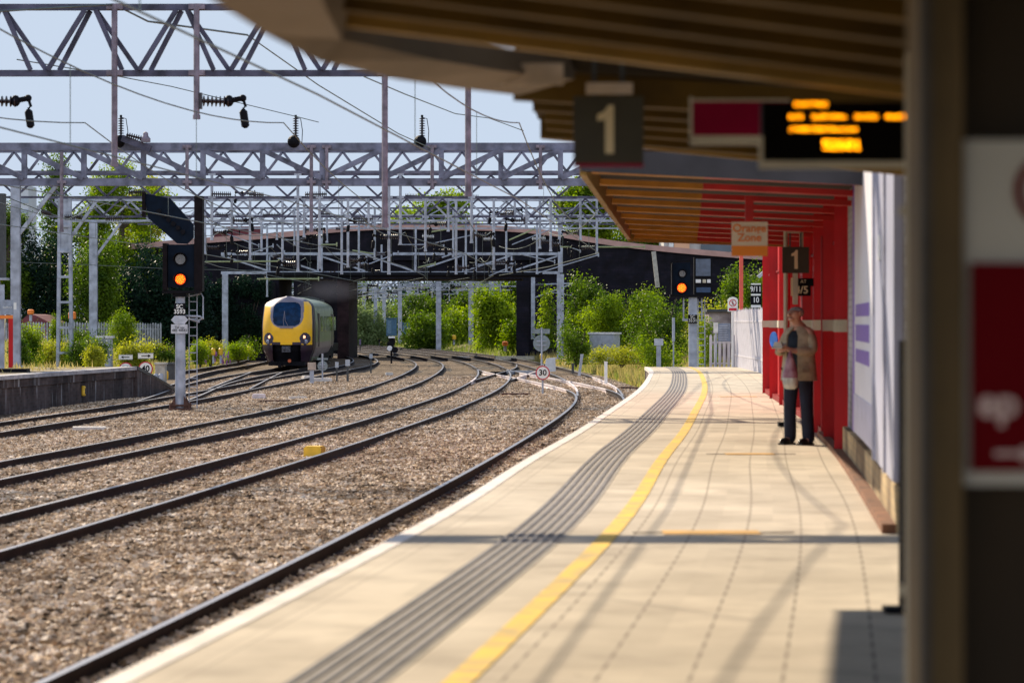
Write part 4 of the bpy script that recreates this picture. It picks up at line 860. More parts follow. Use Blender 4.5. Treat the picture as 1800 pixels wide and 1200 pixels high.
for y0,y1,s in ((501,516,'9/11'),(520,535,'10'),(541,555,'12')):
    pl = plate(1319,y0,1338,y1,.03,TBLACK,t,'number_plate',Y); pl['_o'] = t['_o']; c = at(1328.5,(y0+y1)/2,Y); text('lettering', s, .24, (c.x,Y-.055,c.z), TWHITE, pl, sx=.85, bold=.004)
for y0,y1 in ((498,500.5),(516.5,519.5),(536,540.5)): plate(1320,y0,1337,y1,.028,TWHITE,t,'white_strip',Y)
mb = MB(); a = at(1328.5,0,Y); mb.tube((a.x,Y,PT-.1),(a.x,Y,at(0,499,Y).z),.03); mb.build('pole', DKGREY, t)
t = thing('cctv_arm', 'grey slanting camera arm above the white fence near the red wall', 'camera', at(1348,480,80)); mb = MB(); mb.bar(at(1333,487,80),at(1352,470,80),.09,.12); mb.build('camera_body', STEEL, t); mb = MB(); mb.bar(at(1350,466,80.2),at(1356,545,80.2),.22,.05); mb.build('banner', pm('lilac_banner',(.5,.52,.62),.6), t)

# ---------------------------------------------------------------- train
TY = pm('train_yellow', (1.0,.53,.0), .35, 0, .05, 2)
TM = pm('train_maroon', (.035,.016,.034), .35, 0, .2, 2)
TSIL = pm('train_silver', (.24,.21,.25), .4, .2, .12, 3)
TSIDE = pm('train_side_reflection', (.27,.33,.19), .3, .1, .25, 1.8, col2=(.06,.09,.04), spec=.5, detail=8)  # green reflection in the train side put into its base colour
TSKIRT = pm('train_lower_side', (.36,.28,.27), .35, .1, .2, 2)
TGLASS = pm('train_glass', (.015,.03,.045), .06, 0, .3, 1, spec=1)
WSCR = pm('windscreen_glass', (.006,.035,.10), .3, 0, .3, 3, col2=(.002,.008,.02), spec=.1)
def halfw(z):        # body half width by height over the rail
    if z < .35: return 1.05
    if z < 1.2: return lerp(1.12, 1.36, sm((z-.35)/.8))
    if z < 2.2: return 1.37
    if z < 3.12: return lerp(1.37, 1.31, ((z-2.2)/.92)**1.6)
    t = min((z-3.12)/.65, 1); return 1.31*math.sqrt(max(0, 1-t**2.2))
def prof_pts():
    P = []
    for z in (.35,.6,.85,1.05,1.25,1.6,2.0,2.4,2.7,2.95,3.1,3.25,3.4,3.52,3.62,3.7,3.745,3.765): P.append((halfw(z), z))
    return P
def train_car(front, yaw, label_part, is_lead):
    pass
TX, TYY = -11.86, 149.5
tr = thing('diesel_train', 'yellow fronted maroon train with lit headlights coming out from under the bridge', 'train', (TX, TYY, 0))
def nose_y(x, z):    # local y of the nose surface (front plane at y=0)
    w = max(halfw(z), .05); u = min(abs(x)/w, 1)
    y = .95*u**3.2
    if z > 1.9: y += .55*((z-1.9)/1.85)**2.1*1.9
    if z < .9: y += .25*(.9-z)
    return y
def inpoly(x, z, poly):
    c = False; n = len(poly); j = n-1
    for i in range(n):
        xi, zi = poly[i]; xj, zj = poly[j]
        if (zi > z) != (zj > z) and x < (xj-xi)*(z-zi)/(zj-zi)+xi: c = not c
        j = i
    return c
def rounded(x, z, cx, cz, w, h, p=3.5): return abs((x-cx)/w)**p+abs((z-cz)/h)**p < 1
def region(x, z):
    ax = abs(x)
    if rounded(x, z, .0, 2.84, .73, .64, 4): return 'windscreen'
    if rounded(x, z, 0, 3.0, .88, .89, 3.0): return 'windscreen_surround'
    if z > 3.50: return 'windscreen_surround' if ax < .8 else 'cab_side'
    if ((ax-.96)/.27)**2+((z-1.55)/.31)**2 < 1: return 'headlight_unit'
    lo = 1.22 if ax > .80 else 1.38
    if z > lo and ax < halfw(z)-.07 and z < 3.5: return 'yellow_front'
    if z > 1.22: return 'cab_side'
    if ax < .74 and z > .25: return 'coupler_recess'
    return 'lower_valance'
step = .035; parts = {}
cols = {'windscreen':WSCR,'windscreen_surround':TSIL,'headlight_unit':pm('headlight_housing',(.05,.04,.09),.25,0,.3,8),'yellow_front':TY,'cab_side':TM,'coupler_recess':BLACK,'lower_valance':TM}
zz = np.arange(.18, 3.765, step)
for z in zz:
    z1 = z+step; w0, w1 = halfw(z), halfw(min(z1, 3.764)); n = 80
    for i in range(n):
        a, b = -1+2*i/n, -1+2*(i+1)/n
        xm = (a+b)/2*(w0+w1)/2; r = region(xm, z+step/2)
        q = [(a*w0, z), (b*w0, z), (b*w1, z1), (a*w1, z1)]
        dep = {'windscreen':.015,'coupler_recess':.28 if abs(xm) < .74 else .05,'headlight_unit':.0}.get(r, 0)
        parts.setdefault(r, MB()).add([(TX+x, TYY+nose_y(x, min(zq, 3.764))+dep, zq) for x, zq in q], [(0,1,2,3)])
for r, m in parts.items():
    o = m.build(r, cols[r], tr, smooth=False, fix=False)
    bm = bmesh.new(); bm.from_mesh(o.data); bmesh.ops.remove_doubles(bm, verts=bm.verts, dist=.0008); bm.to_mesh(o.data); bm.free()
    o.data.polygons.foreach_set('use_smooth', [True]*len(o.data.polygons))
def T(x, y, z): return (TX+x, TYY+y, z)
HL = emis('headlight_glow', (1,.42,.24), 1.6)
for s in (-1, 1):
    t = MB(); y = nose_y(.92, 1.62); t.lathe(T(s*.90, y-.0, 1.64), (0,-1,0), [(-.1,.09),(.03,.085),(.04,.07)], 14); h = t.build('headlight', HL, tr, True)
    t = MB(); y = nose_y(.98, 1.4); t.lathe(T(s*.98, y, 1.40), (0,-1,0), [(-.1,.12),(.03,.12),(.035,.08)], 14); t.build('marker_light', pm('lamp_glass',(.35,.38,.5),.1,.3,.3,9), tr, True)
mb = MB()
for s, a in ((-1,.0),(1,.0)): mb.path([T(s*.12, nose_y(.1,2.16)-.02, 2.16), T(s*.05-.12, nose_y(.1,2.5)-.02, 2.5), T(s*.0-.12, nose_y(.1,3.0)-.03, 3.0)][:3], .012)
mb.box(T(0,nose_y(0,2.14)-.02,2.14),(.7,.08,.09)); mb.build('wiper', TSIL, tr)
mb = MB(); mb.box(T(0,.0,1.30),(.62,.1,.14)); mb.build('coupler_flap', TY, tr)
mb = MB(); mb.box(T(0,.0,1.0),(.44,.5,.32)); mb.tube(T(0,-.3,1.0),T(0,.3,1.0),.11); mb.ell(T(-.08,-.3,1.02),(.09,.06,.09)); mb.build('coupler', pm('coupler_steel',(.10,.10,.12),.5,.5,.3,9), tr)
mb = MB(); mb.box(T(0,.35,.24),(1.9,.5,.22)); mb.box(T(-.35,.05,.18),(.16,.1,.3)); mb.build('obstacle_deflector', BLACK, tr)
mb = MB(); mb.lathe(T(.17,-.03,.38),(0,-1,0),[(0,.1),(.05,.09)],10); mb.build('orange_valve', pm('orange_valve',(.6,.12,.03),.5), tr)
# bodies follow the track
def car(y0, y1, first):
    n = 12; P = prof_pts(); ring = [(w_, z) for w_, z in P]+[(-w_, z) for w_, z in reversed(P)]
    mb = MB(); lo = MB(); m = len(ring)
    stations = [lerp(y0, y1, i/n) for i in range(n+1)]
    cx = lambda y: lerp(TX, T5(y), min(1, (y-TYY)/6)) if y < 156 else T5(y)
    for k, y in enumerate(stations):
        for x, z in ring: mb.v.append((cx(y)+x, y, z))
    def q(k, i): return (k*m+i, k*m+(i+1) % m, (k+1)*m+(i+1) % m, (k+1)*m+i)
    side = [q(k, i) for k in range(n) for i in range(m-1)]
    mb.f = side+[tuple(range(m)), tuple(range(n*m+m-1, n*m-1, -1))] if not first else side+[tuple(range(n*m+m-1, n*m-1, -1))]
    o = mb.build('car_body', TSIDE, tr, True); o['_o'] = tr['_o']
    lo = MB()
    for s in (-1, 1):
        for k in range(n):
            ya, yb = stations[k], stations[k+1]; xa, xb = cx(ya), cx(yb)
            lo.add([(xa+s*(halfw(z)+.008), ya, z) for z in (.55,.8,1.05,1.35)]+[(xb+s*(halfw(z)+.008), yb, z) for z in (.55,.8,1.05,1.35)], [(0,4,5,1),(1,5,6,2),(2,6,7,3)])
    lo.build('lower_side_panel', TSKIRT, o, fix=False)
    for i in range(5):
        ya = lerp(y0, y1, .16+.15*i); 
        for s in (-1, 1):
            g = MB(); xa = cx(ya); g.add([(xa+s*(halfw(z)+.012), yy, z) for yy in (ya, ya+2.0) for z in (1.9, 2.2, 2.55, 2.75)], [(0,4,5,1),(1,5,6,2),(2,6,7,3)]); g.build('window', TGLASS, o, fix=False)
    for f in (.1, .9):
        ya = lerp(y0, y1, f)
        g = MB(); g.span((cx(ya)+1.36,ya-.45,1.1),(cx(ya)+1.385,ya+.45,2.9)); g.build('door', TM, o)
    u = MB()
    for f in (.28,.42,.56,.70):
        ya = lerp(y0, y1, f); u.box((cx(ya)+.1, ya, .42), (2.35, 2.2, .5))
    u.box((cx((y0+y1)/2), (y0+y1)/2, .75), (2.0, abs(y1-y0)-1, .5)); u.build('underframe', BLACK, o)
    for f in (.13, .87):
        ya = lerp(y0, y1, f); b = MB(); b.box((cx(ya), ya, .5), (1.9, 3.2, .25))
        for s in (-1, 1): b.box((cx(ya)+s*1.05, ya, .5), (.16, 3.0, .28)); b.tube((cx(ya)+s*1.0, ya, .5),(cx(ya)+s*1.2, ya+.6, .8), .07)
        g = b.build('bogie', RUSTY, o)
        w_ = MB()
        for dy in (-1.1, 1.1):
            for s in (-1, 1): w_.lathe((cx(ya)+s*.68, ya+dy, .43), (s,0,0), [(0,.43),(.13,.42),(.135,.2)], 16)
        w_.build('wheels', RUSTY, o)
    r = MB()
    for f in (.3,.5,.72): r.box((cx(lerp(y0,y1,f)), lerp(y0,y1,f), 3.76), (1.3, 3.2, .14))
    r.build('roof_vents', DKGREY, o)
car(TYY+1.9, TYY+23, True); car(TYY+23.8, TYY+46, False)
g = MB(); P = prof_pts(); ring = [(x*.9, z) for x, z in P]+[(-x*.9, z) for x, z in reversed(P)]
ya, yb = TYY+22.7, TYY+24.1
g.add([(T5(ya)+x, ya, z*.97+.03) for x, z in ring]+[(T5(yb)+x, yb, z*.97+.03) for x, z in ring], [(i,(i+1)%len(ring),len(ring)+(i+1)%len(ring),len(ring)+i) for i in range(len(ring))]); g.build('gangway', BLACK, tr)
# nose shoulder joining the front to the body
g = MB(); ring = [(x, z) for x, z in P]+[(-x, z) for x, z in reversed(P)]; m = len(ring)
def shy(x, z): return nose_y(x, min(z, 3.764))
vs = [T(x, max(shy(x*.995, z)-.02, 0), z) for x, z in ring]+[(lerp(TX, T5(TYY+1.9), .31)+x, TYY+2.45, z) for x, z in ring]
g.add(vs, [(i,i+1,m+i+1,m+i) for i in range(m-1)]); g.build('cab_shell', TM, tr, True, fix=False)
# exhaust smoke: a soft grey volume over the roof
sm_ = bpy.data.materials.new('exhaust_smoke'); sm_.use_nodes = True; n = sm_.node_tree.nodes; l = sm_.node_tree.links; n.remove(n['Principled BSDF'])
pv = n.new('ShaderNodeVolumePrincipled'); pv.inputs['Color'].default_value = (.16,.16,.19,1); l.new(pv.outputs[0], n['Material Output'].inputs['Volume'])
g = n.new('ShaderNodeTexCoord'); no = n.new('ShaderNodeTexNoise'); no.inputs['Scale'].default_value = 1.6; no.inputs['Detail'].default_value = 3; l.new(g.outputs['Object'], no.inputs['Vector'])
vl = n.new('ShaderNodeVectorMath'); vl.operation = 'LENGTH'; mp = n.new('ShaderNodeMapping'); mp.inputs['Scale'].default_value = (1/2.2,1/5,1/.8); l.new(g.outputs['Object'], mp.inputs[0]); l.new(mp.outputs[0], vl.inputs[0])
m1 = n.new('ShaderNodeMath'); m1.operation = 'SUBTRACT'; m1.use_clamp = True; m1.inputs[0].default_value = 1; l.new(vl.outputs['Value'], m1.inputs[1])
m2 = n.new('ShaderNodeMath'); m2.operation = 'MULTIPLY'; l.new(m1.outputs[0], m2.inputs[0]); l.new(no.outputs['Fac'], m2.inputs[1]); m3 = n.new('ShaderNodeMath'); m3.operation = 'MULTIPLY'; m3.inputs[1].default_value = .22; l.new(m2.outputs[0], m3.inputs[0]); l.new(m3.outputs[0], pv.inputs['Density'])
mb = MB(); mb.ell((0,0,0),(2.2,5,.8),16,10); o = mb.build('exhaust_smoke', sm_, loc=(0,0,0)); o.location = (-11.0,172,4.3); stuff(o, 'thin grey exhaust smoke drifting over the train roof', 'smoke')

# ---------------------------------------------------------------- small things on the ballast
def ballast_box(px, py, Y, d, mat, name, label, cat, rz=.1, lid=None, z=None):
    p = at(px, py, Y); z = -.15 if z is None else z; t = thing(name, label, cat, (p.x,Y,z)); mb = MB(); mb.box((p.x,Y,z+d[2]/2), d, rz=rz); mb.build('case', mat, t)
    mb = MB(); mb.box((p.x,Y,z+d[2]+.012), (d[0]*.86,d[1]*.86,.03), rz=rz); mb.build('lid', lid or mat, t); return t
ballast_box(553,790,55,(.34,.42,.17),YELLOW,'yellow_track_box','bright yellow box lying between the rails of the second track','track box',-.15)
ballast_box(455,694,96,(.44,.5,.14),pm('pinkish_white_box',(.62,.55,.58),.6),'white_track_box','small pinkish white box on the ballast right of the signal base','track box',.05)
ballast_box(384+300,652,135,(.36,.3,.16),pm('grey_white_box',(.5,.5,.5),.7),'white_track_box','little grey-white box left of the third track, under the ground signal','track box') if 1 else None
ballast_box(565,662,123,(.9,.5,.14),CONC_W,'point_machine','pale point machine beside the small posts in front of the train','point machine',.1)
ballast_box(540,664,125,(.4,.5,.2),CONC_W,'white_track_box','white lump at the foot of the beige board post','track box',.3)
ballast_box(873,650,140,(.5,.5,.12),BLACK,'point_machine','black point motor between the white painted rails','point machine',.4)
ballast_box(915,643,140,(1.3,.7,.16),pm('bluegrey_cover',(.33,.36,.42),.5),'point_machine','grey blue cover at the crossing left of the 30 sign','point machine',.5)
def slab(px, py, L, W, Hh, rz, mat, name, label, cat):
    p = gnd(px, py, -.13); mb = MB(); mb.box((0,0,Hh/2), (L,W,Hh), rz=rz); o = mb.build(name, mat, loc=(0,0,0)); o.location = (p.x, p.y, -.14); tag(o, label, cat); return o
slab(157,754,.78,.5,.07,.12,CONC_W,'concrete_slab','pale concrete trough lid lying on the ballast at far left','concrete slab')
slab(907,695,1.0,.14,.10,-.05,RUSTY,'rail_offcut','rusty length of rail lying left of the 30 sign','rail offcut')
slab(1113,684,1.3,.14,.10,-.9,RUSTY,'rail_offcut','rusty rail end lying against the far corner of the near platform','rail offcut')
slab(480,706,1.1,.2,.07,.5,RUSTY,'cable_hump','dark rubber cable hump right of the signal base','cable hump')
slab(523,700,.6,.2,.08,.2,CONC_W,'broken_stone','flat pale stone on the ballast below the train','stone')
slab(815,628,.9,.5,.10,.2,CONC_W,'broken_stone','square pale slab on the far ballast right of the long shadowed points','stone')
slab(905,632,2.6,.7,.25,.1,pm('pale_timber',(.55,.5,.4),.9),'crossing_timber','pale timber block at the foot of the black right pier','timber')
t = thing('concrete_ramp', 'white sloping concrete slab leaning by the tall right mast', 'concrete slab', at(966,655,140)); mb = MB(); mb.prism([at(957,655,141),at(977,652,141),at(976,628,141.5),at(960,630,141.5)],(0,.35,0)); mb.build('slab', CONC_W, t)
for i,(px,y0,y1,Y,lab,m_) in enumerate(((1065,637,670,114,'white square post in the dry grass beside the platform end',WHITE),(1018,624,656,124,'pale leaning post in the grass left of the wide cabinet',STEEL),(1007,640,652,128,'short dark stake beside the pale leaning post',DKGREY),(989,594,622,150,'thin pale stake right of the tall right mast',STEEL))):
    a, b = at(px,y1,Y), at(px+(5 if i == 1 else 0),y0,Y); mb = MB(); mb.bar(a-Vector((0,0,.1)), b, .12, .12); mb.box(b+Vector((0,0,.02)), (.14,.14,.04)); tag(mb.build('stake', m_, loc=a), lab, 'post', 'stakes in the lineside grass')
def bollard(px,y0,y1,Y,lab,w=.1,col=YELLOW):
    a, b = at(px,y1,Y), at(px,y0,Y); t = thing('cable_marker', lab, 'marker', a, 'yellow topped cable markers'); mb = MB(); mb.tube(a-Vector((0,0,.15)), b, w*.45); mb.build('stake', STEEL, t); mb = MB(); mb.lathe(lerp(a,b,.45), (0,0,1), [(0,w*.7),(.05,w),((b.z-a.z)*.5,w),((b.z-a.z)*.57,w*.5)], 10); mb.build('cap', col, t, True)
bollard(375,612,634,150,'yellow capped marker in the grass, left one of the close pair',.11)
bollard(388,612,634,150,'yellow capped marker in the grass, right one of the close pair',.11)
bollard(437,609,628,160,'lone yellow marker in the grass just left of the train',.11)
bollard(290,652,680,108,'yellow marker between the 40 sign and the signal post',.13)
bollard(1002-50+0,622,640,145,'small yellow marker below the round board back',.09)
bollard(798,589,603,262,'small yellow marker in the dry grass beyond the bridge',.2)
bollard(888,600,614,215,'orange topped marker before the middle bushes',.22,ORANGE)
bollard(127,548,572,166,'tall orange marker above the old grey fence',.22,ORANGE)
bollard(54,544,560,175,'orange lamp over the dark red roof at left',.2,ORANGE)
for px,y0,y1,Y,w,lab in ((283,640,662,106,.36,'grey concrete block behind the 40 sign'),(298,640,658,110,.42,'dark angled cover beside the grey block')):
    a, b = at(px,y1,Y), at(px,y0,Y); mb = MB(); mb.box((a.x,Y,(a.z+b.z)/2-.1),(w,.6,b.z-a.z+.2)); mb.box((a.x,Y,b.z+.03),(w*1.2,.7,.07)); tag(mb.build('equipment_block', CONC if px < 290 else DKGREY, loc=a), lab, 'block')
for px in (274,283): 
    a = at(px,700,104); mb = MB(); mb.lathe((a.x,104,-.35),(0,0,1),[(0,.09),(.85,.09),(.9,.05)],12); tag(mb.build('steel_stub', STEEL, loc=a), 'grey steel stub post behind the 40 sign, %s of two' % ('left' if px < 280 else 'right'), 'post', 'grey stub posts behind the 40 sign')
# red station totem and buildings on the far left
t = thing('station_sign', 'grey station name board on a red frame at the left edge', 'sign', at(15,648,88)); Y = 88
pl = plate(3,527,24,553,.0,pm('board_grey',(.30,.34,.42),.5),t,'name_board',Y); pl['_o'] = t['_o']; c = at(13,540,Y); text('lettering','Stafford',.088,(c.x,Y-.025,c.z),TWHITE,pl)
plate(-20,554,23,560,.01,ORANGE,t,'orange_bar',Y); plate(15,560,23,646,.0,RED,t,'red_panel',Y); plate(-10,500,7,648,-.1,STEEL,t,'frame_post',Y); plate(25,532,30,544,.1,TWHITE,t,'small_notice',Y)
mb = MB(); a, b = at(-20,660,86), at(47,648,86); mb.span((a.x,86,PT-.1),(b.x,86.6,b.z)); tag(mb.build('black_kerb', BLACK, loc=a), 'low black block on the left platform under the station sign', 'block')
t = thing('red_roofed_hut', 'dark red roofed hut behind the old grey fence on the left', 'hut', at(60,600,178)); a, b = at(40,610,178), at(84,566,178); mb = MB(); mb.span((a.x,178,a.z-1),(b.x,184,b.z)); mb.build('wall', RED_D, t); mb = MB(); mb.prism([(a.x-.2,177.8,b.z),(a.x+.4,177.8,b.z+.5),(b.x-.8,177.8,b.z+.45),(b.x+.2,177.8,b.z-.05)],(0,6.5,0)); mb.build('roof', REDB, t)
t = thing('tower_block', 'faint pale tower block far off, beside the leftmost gantry mast', 'building', at(42,560,700)); a, b = at(36,560,700), at(50,326,700); mb = MB(); mb.span((a.x,700,0),(b.x,712,b.z)); mb.build('wall', pm('far_tower',(.55,.58,.64),.8,0,.05,.1), t); mb = MB()
for i in range(11): mb.span((a.x-.05,699.8,b.z-3-i*2.9),(b.x+.05,699.99,b.z-4.4-i*2.9))
mb.build('window_band', pm('far_tower_glass',(.35,.42,.52),.4), t)

# ---------------------------------------------------------------- station wall, right of the platform
GBR = brickmat('pale_painted_brick', (.52,.51,.54), (.58,.57,.60), (.40,.39,.42), 4.5, 13)
TANB = brickmat('tan_plinth_brick', (.50,.36,.19), (.58,.43,.24), (.42,.33,.2), 4.5, 13)
def wallstrip(name, y0, y1, z0, z1, mat, parent, off=0, th=.3, step=1.5):
    mb = MB(); mb.sweep([(WALL(y)+off, y, 0) for y in frange(y0, y1, step)], [(0, z0), (0, z1), (th, z1), (th, z0)]); return mb.build(name, mat, parent)
sw = thing('poster_wall', 'pale painted wall with tan plinth carrying the white and purple posters', 'wall', (WALL(27), 27, PT))
wallstrip('wall', 20.6, 32.6, 1.25, 4.0, GBR, sw); wallstrip('plinth', 20.6, 32.6, PT-.1, 1.25, TANB, sw, -.06, .4); 
wallstrip('kerb', 20.6, 38, PT-.1, PT+.07, pm('brown_kerb',(.24,.10,.045),.9,0,.3,4,.3), sw, -.16, .10)
PW = pm('poster_white', (.90,.88,.95), .35, 0, .06, 2); PUR = pm('poster_purple', (.22,.10,.52), .4, 0, .08, 3); LAV = pm('lavender_panel', (.42,.43,.56), .4, 0, .1, 1.5)
def poster(name, label, y0, y1, z0, z1, base, group=None):
    t = thing(name, label, 'poster', (WALL((y0+y1)/2)-.08, (y0+y1)/2, z0), group); wallstrip('board', y0, y1, z0, z1, base, t, -.07, .065); return t
p = poster('poster', 'tall white poster with three purple blocks on the pale wall', 24.3, 29.4, 1.33, 3.95, PW)
for z0, z1 in ((2.05,2.18),(2.26,2.42),(2.5,2.62)): wallstrip('purple_block', 25.3, 28.6, z0, z1, PUR, p, -.075, .01)
wallstrip('purple_edge', 29.0, 29.4, 1.33, 3.95, PUR, p, -.076, .01); 
mb = MB(); mb.sweep([(WALL(y)-.077, y, 0) for y in (24.4,26,28,29)], [(0,1.34),(0,1.72),(.01,1.72),(.01,1.34)]); mb.build('pale_foot', pm('poster_foot',(.62,.60,.78),.4), p)
p = poster('poster', 'plain lavender-grey panel nearest the camera on the pale wall', 20.7, 24.1, 1.28, 3.95, LAV); wallstrip('light_frame', 24.1, 24.25, 1.28, 3.97, pm('pale_lilac',(.5,.5,.6),.5), p, -.09, .09); wallstrip('light_frame', 22.0, 22.15, 1.28, 3.97, pm('pale_lilac',(.5,.5,.6),.5), p, -.09, .03)
wallstrip('white_patch', 22.9, 23.3, 2.95, 3.15, WHITE, p, -.08, .01)
rw = thing('red_station_wall', 'glossy red station wall with a pale band, pilasters and doors', 'wall', (WALL(45), 45, PT))
wallstrip('wall', 32.7, 61.5, PT-.1, 4.6, RED, rw); wallstrip('pale_band', 32.75, 61.4, 2.33, 2.47, CREAM, rw, -.012, .02)
wallstrip('plinth', 38.2, 61.5, PT-.1, PT+.10, RED_D, rw, -.10, .11)
for y in (32.9, 36.4, 39.5, 43.5, 48, 52.5, 57, 61.2): mb = MB(); mb.box((WALL(y)-.04, y, 2.7), (.2, .30, 3.6), rz=-.15); mb.build('pilaster', RED, rw); mb = MB(); mb.box((WALL(y)-.05, y, 2.40), (.2, .32, .14), rz=-.15); mb.build('pilaster_band', CREAM, rw)
for y0, y1 in ((33.5,35.7),(40.3,42.6),(45,47)):
    d = wallstrip('door', y0, y1, PT+.03, 3.2, RED_D, rw, -.02, .03); d['_o'] = rw['_o']; mb = MB(); ym = y0+.35; mb.box((WALL(ym)-.06, ym, 1.95), (.07,.14,.25)); mb.box((WALL(ym)-.06, ym+.1, 1.72), (.06,.05,.12)); mb.build('door_lock', BLACK, d)
for y0, y1 in ((33.5,35.7),(40.3,42.6),(45,47)):
    mb = MB(); mb.sweep([(WALL(y)-.025, y, 0) for y in (y0-.08, y0)], [(0,PT),(0,3.28),(.03,3.28),(.03,PT)]); mb.sweep([(WALL(y)-.025, y, 0) for y in (y1, y1+.08)], [(0,PT),(0,3.28),(.03,3.28),(.03,PT)]); mb.sweep([(WALL(y)-.025, y, 0) for y in (y0, y1)], [(0,3.2),(0,3.28),(.03,3.28),(.03,3.2)]); mb.build('door_frame', RED, rw)
for y in (38.2, 50.5): mb = MB(); mb.tube((WALL(y)-.07,y,PT),(WALL(y)-.07,y,3.6),.035,n=8); mb.build('downpipe', RED_D, rw)
mb = MB(); mb.sweep([(WALL(y)-.03, y, 0) for y in frange(33, 61, 2)], [(0,3.42),(0,3.46),(.03,3.46),(.03,3.42)]); mb.build('cable_tray', RED_D, rw)
t = thing('mandatory_sign', 'small round blue sign on the red wall left of the person', 'sign', (WALL(58)-.1, 56, 2.0)); mb = MB(); c = at(1361,597,56); mb.lathe((c.x,56,c.z), (-1,-.42,0), [(0,.16),(.02,.16)], 20); mb.build('disc', pm('sign_blue',(.02,.16,.62),.4), t); mb = MB(); mb.tube((c.x,56.05,c.z),(WALL(56),56.3,c.z),.02); mb.build('bracket', STEEL, t)
# back wall mass of the near building behind the posters
mb = MB(); mb.prism([(WALL(20.6)+.3,20.6,PT-.3),(WALL(32.6)+.3,32.6,PT-.3),(9,32.6,PT-.3),(9,20.6,PT-.3)],(0,0,3.4)); tag(mb.build('station_building', CREAM, loc=(6,26,PT)), 'block of the station building hidden behind the poster wall', 'building')

# ---------------------------------------------------------------- canopies
BRN = pm('brown_canopy_boards', (.12,.065,.007), .7, 0, .25, 2, col2=(.05,.028,.006), spec=.2)
BRD = pm('dark_canopy_deck', (.05,.028,.008), .8, 0, .3, 2)
GOLD = pm('ochre_edge_board', (.30,.17,.025), .6, 0, .2, 3)
TAUPE = pm('taupe_fascia', (.25,.18,.13), .7, 0, .2, 1.2, .2)
REDC = pm('red_canopy_paint', (.55,.010,.006), .5, 0, .15, 3)
fc = thing('platform_canopy', 'canopy with brown and red joists over the red station wall', 'canopy', (2.5, 38, 3.8))
def CL(y): return lerp(.70, 2.0, (y-27)/21)
def cz(y, x): return 3.86-.045*(x-CL(y))
ys_ = frange(27, 48, 2.33)
mb = MB()
mb.add([(CL(y), y, cz(y, CL(y))+.19) for y in (27, 48)]+[(WALL(y)+.3, y, cz(y, WALL(y))+.19) for y in (27, 48)]+[(CL(y), y, cz(y, CL(y))+.24) for y in (27, 48)]+[(WALL(y)+.3, y, cz(y, WALL(y))+.24) for y in (27, 48)], [(0,2,3,1),(4,5,7,6),(0,1,5,4),(2,6,7,3),(0,4,6,2),(1,3,7,5)])
mb.build('deck', pm('dark_red_deck',(.012,.004,.003),.8,0,.3,2), fc)
for y in ys_:
    xa, xm, xb = CL(y)+.06, CL(y)+1.12, WALL(y)
    mb = MB(); mb.prism([(xa,y-.09,cz(y,xa)-.0),(xm,y-.09,cz(y,xm)),(xm,y-.09,cz(y,xm)+.06),(xa,y-.09,cz(y,xa)+.06)],(0,.18,0)); mb.build('joist', pm('brown_joist',(.55,.22,.01),.6,0,.2,3), fc)
    mb = MB(); mb.prism([(xm+.002,y-.09,cz(y,xm)),(xb,y-.09,cz(y,xb)),(xb,y-.09,cz(y,xb)+.06),(xm+.002,y-.09,cz(y,xm)+.06)],(0,.18,0)); mb.build('joist', REDC, fc)
mb = MB(); mb.prism([(CL(27)-.05,26.86,3.87),(WALL(27),26.86,3.87-.14),(WALL(27),26.86,4.05),(CL(27)-.05,26.86,4.05)],(0,.04,0)); mb.build('front_fascia', pm('slate_fascia',(.032,.029,.034),.7,0,.2,3), fc)
mb = MB(); mb.prism([(CL(27)-.06,26.9,3.83),(CL(48)-.06,48,3.83),(CL(48)-.06,48,4.05),(CL(27)-.06,26.9,4.05)],(.06,0,0)); mb.build('edge_board', GOLD, fc)
mb = MB(); mb.prism([(CL(48)-.05,48.02,3.80),(WALL(48),48.02,3.80-.1),(WALL(48),48.02,4.05),(CL(48)-.05,48.02,4.05)],(0,.05,0)); mb.build('far_fascia', GOLD, fc)
for xo in ():
    mb = MB(); mb.prism([(CL(27)+xo,27.2,3.70),(CL(48)+xo,47.8,3.70),(CL(48)+xo,47.8,3.84),(CL(27)+xo,27.2,3.84)],(.12,0,0)); mb.build('purlin', REDC, fc)
# near canopy, two bays
nc = thing('platform_canopy', 'dark brown boarded canopy filling the top of the view, nearest the camera', 'canopy', (.8, 10, 3.4))
def slabquad(mb, pts, th): mb.add([Vector(p) for p in pts]+[Vector(p)+Vector((0,0,th)) for p in pts], [(0,1,2,3),(4,7,6,5),(0,4,5,1),(1,5,6,2),(2,6,7,3),(3,7,4,0)]); return mb
n1 = [Vector((-.75,10.2,3.52)), Vector((2.6,10.2,3.10)), Vector((2.6,-3,3.10)), Vector((-1.05,-3,3.75))]
slabquad(MB(), [p+Vector((0,0,.2)) for p in n1], .08).build('deck', BRD, nc)
for i in range(12):
    y = 10.2-i*.55; t_ = i/24; a = Vector((lerp(-.75,-.85,t_), y, 3.52+.02*t_)); b = Vector((2.6, y, 3.10))
    mb = MB(); mb.prism([a,b,b+Vector((0,0,.2)),a+Vector((0,0,.2))],(0,-.10,0)); mb.build('joist', GOLD if i == 0 else BRN, nc)
mb = MB(); mb.prism([(-1.56,20.3,4.78),(8,20.3,4.78),(8,-6,4.78),(-4.9,-6,4.78)],(0,0,.12)); mb.build('unseen_shade_slab', BRD, nc)  # unseen slab added above the view to cast the lower right shadow
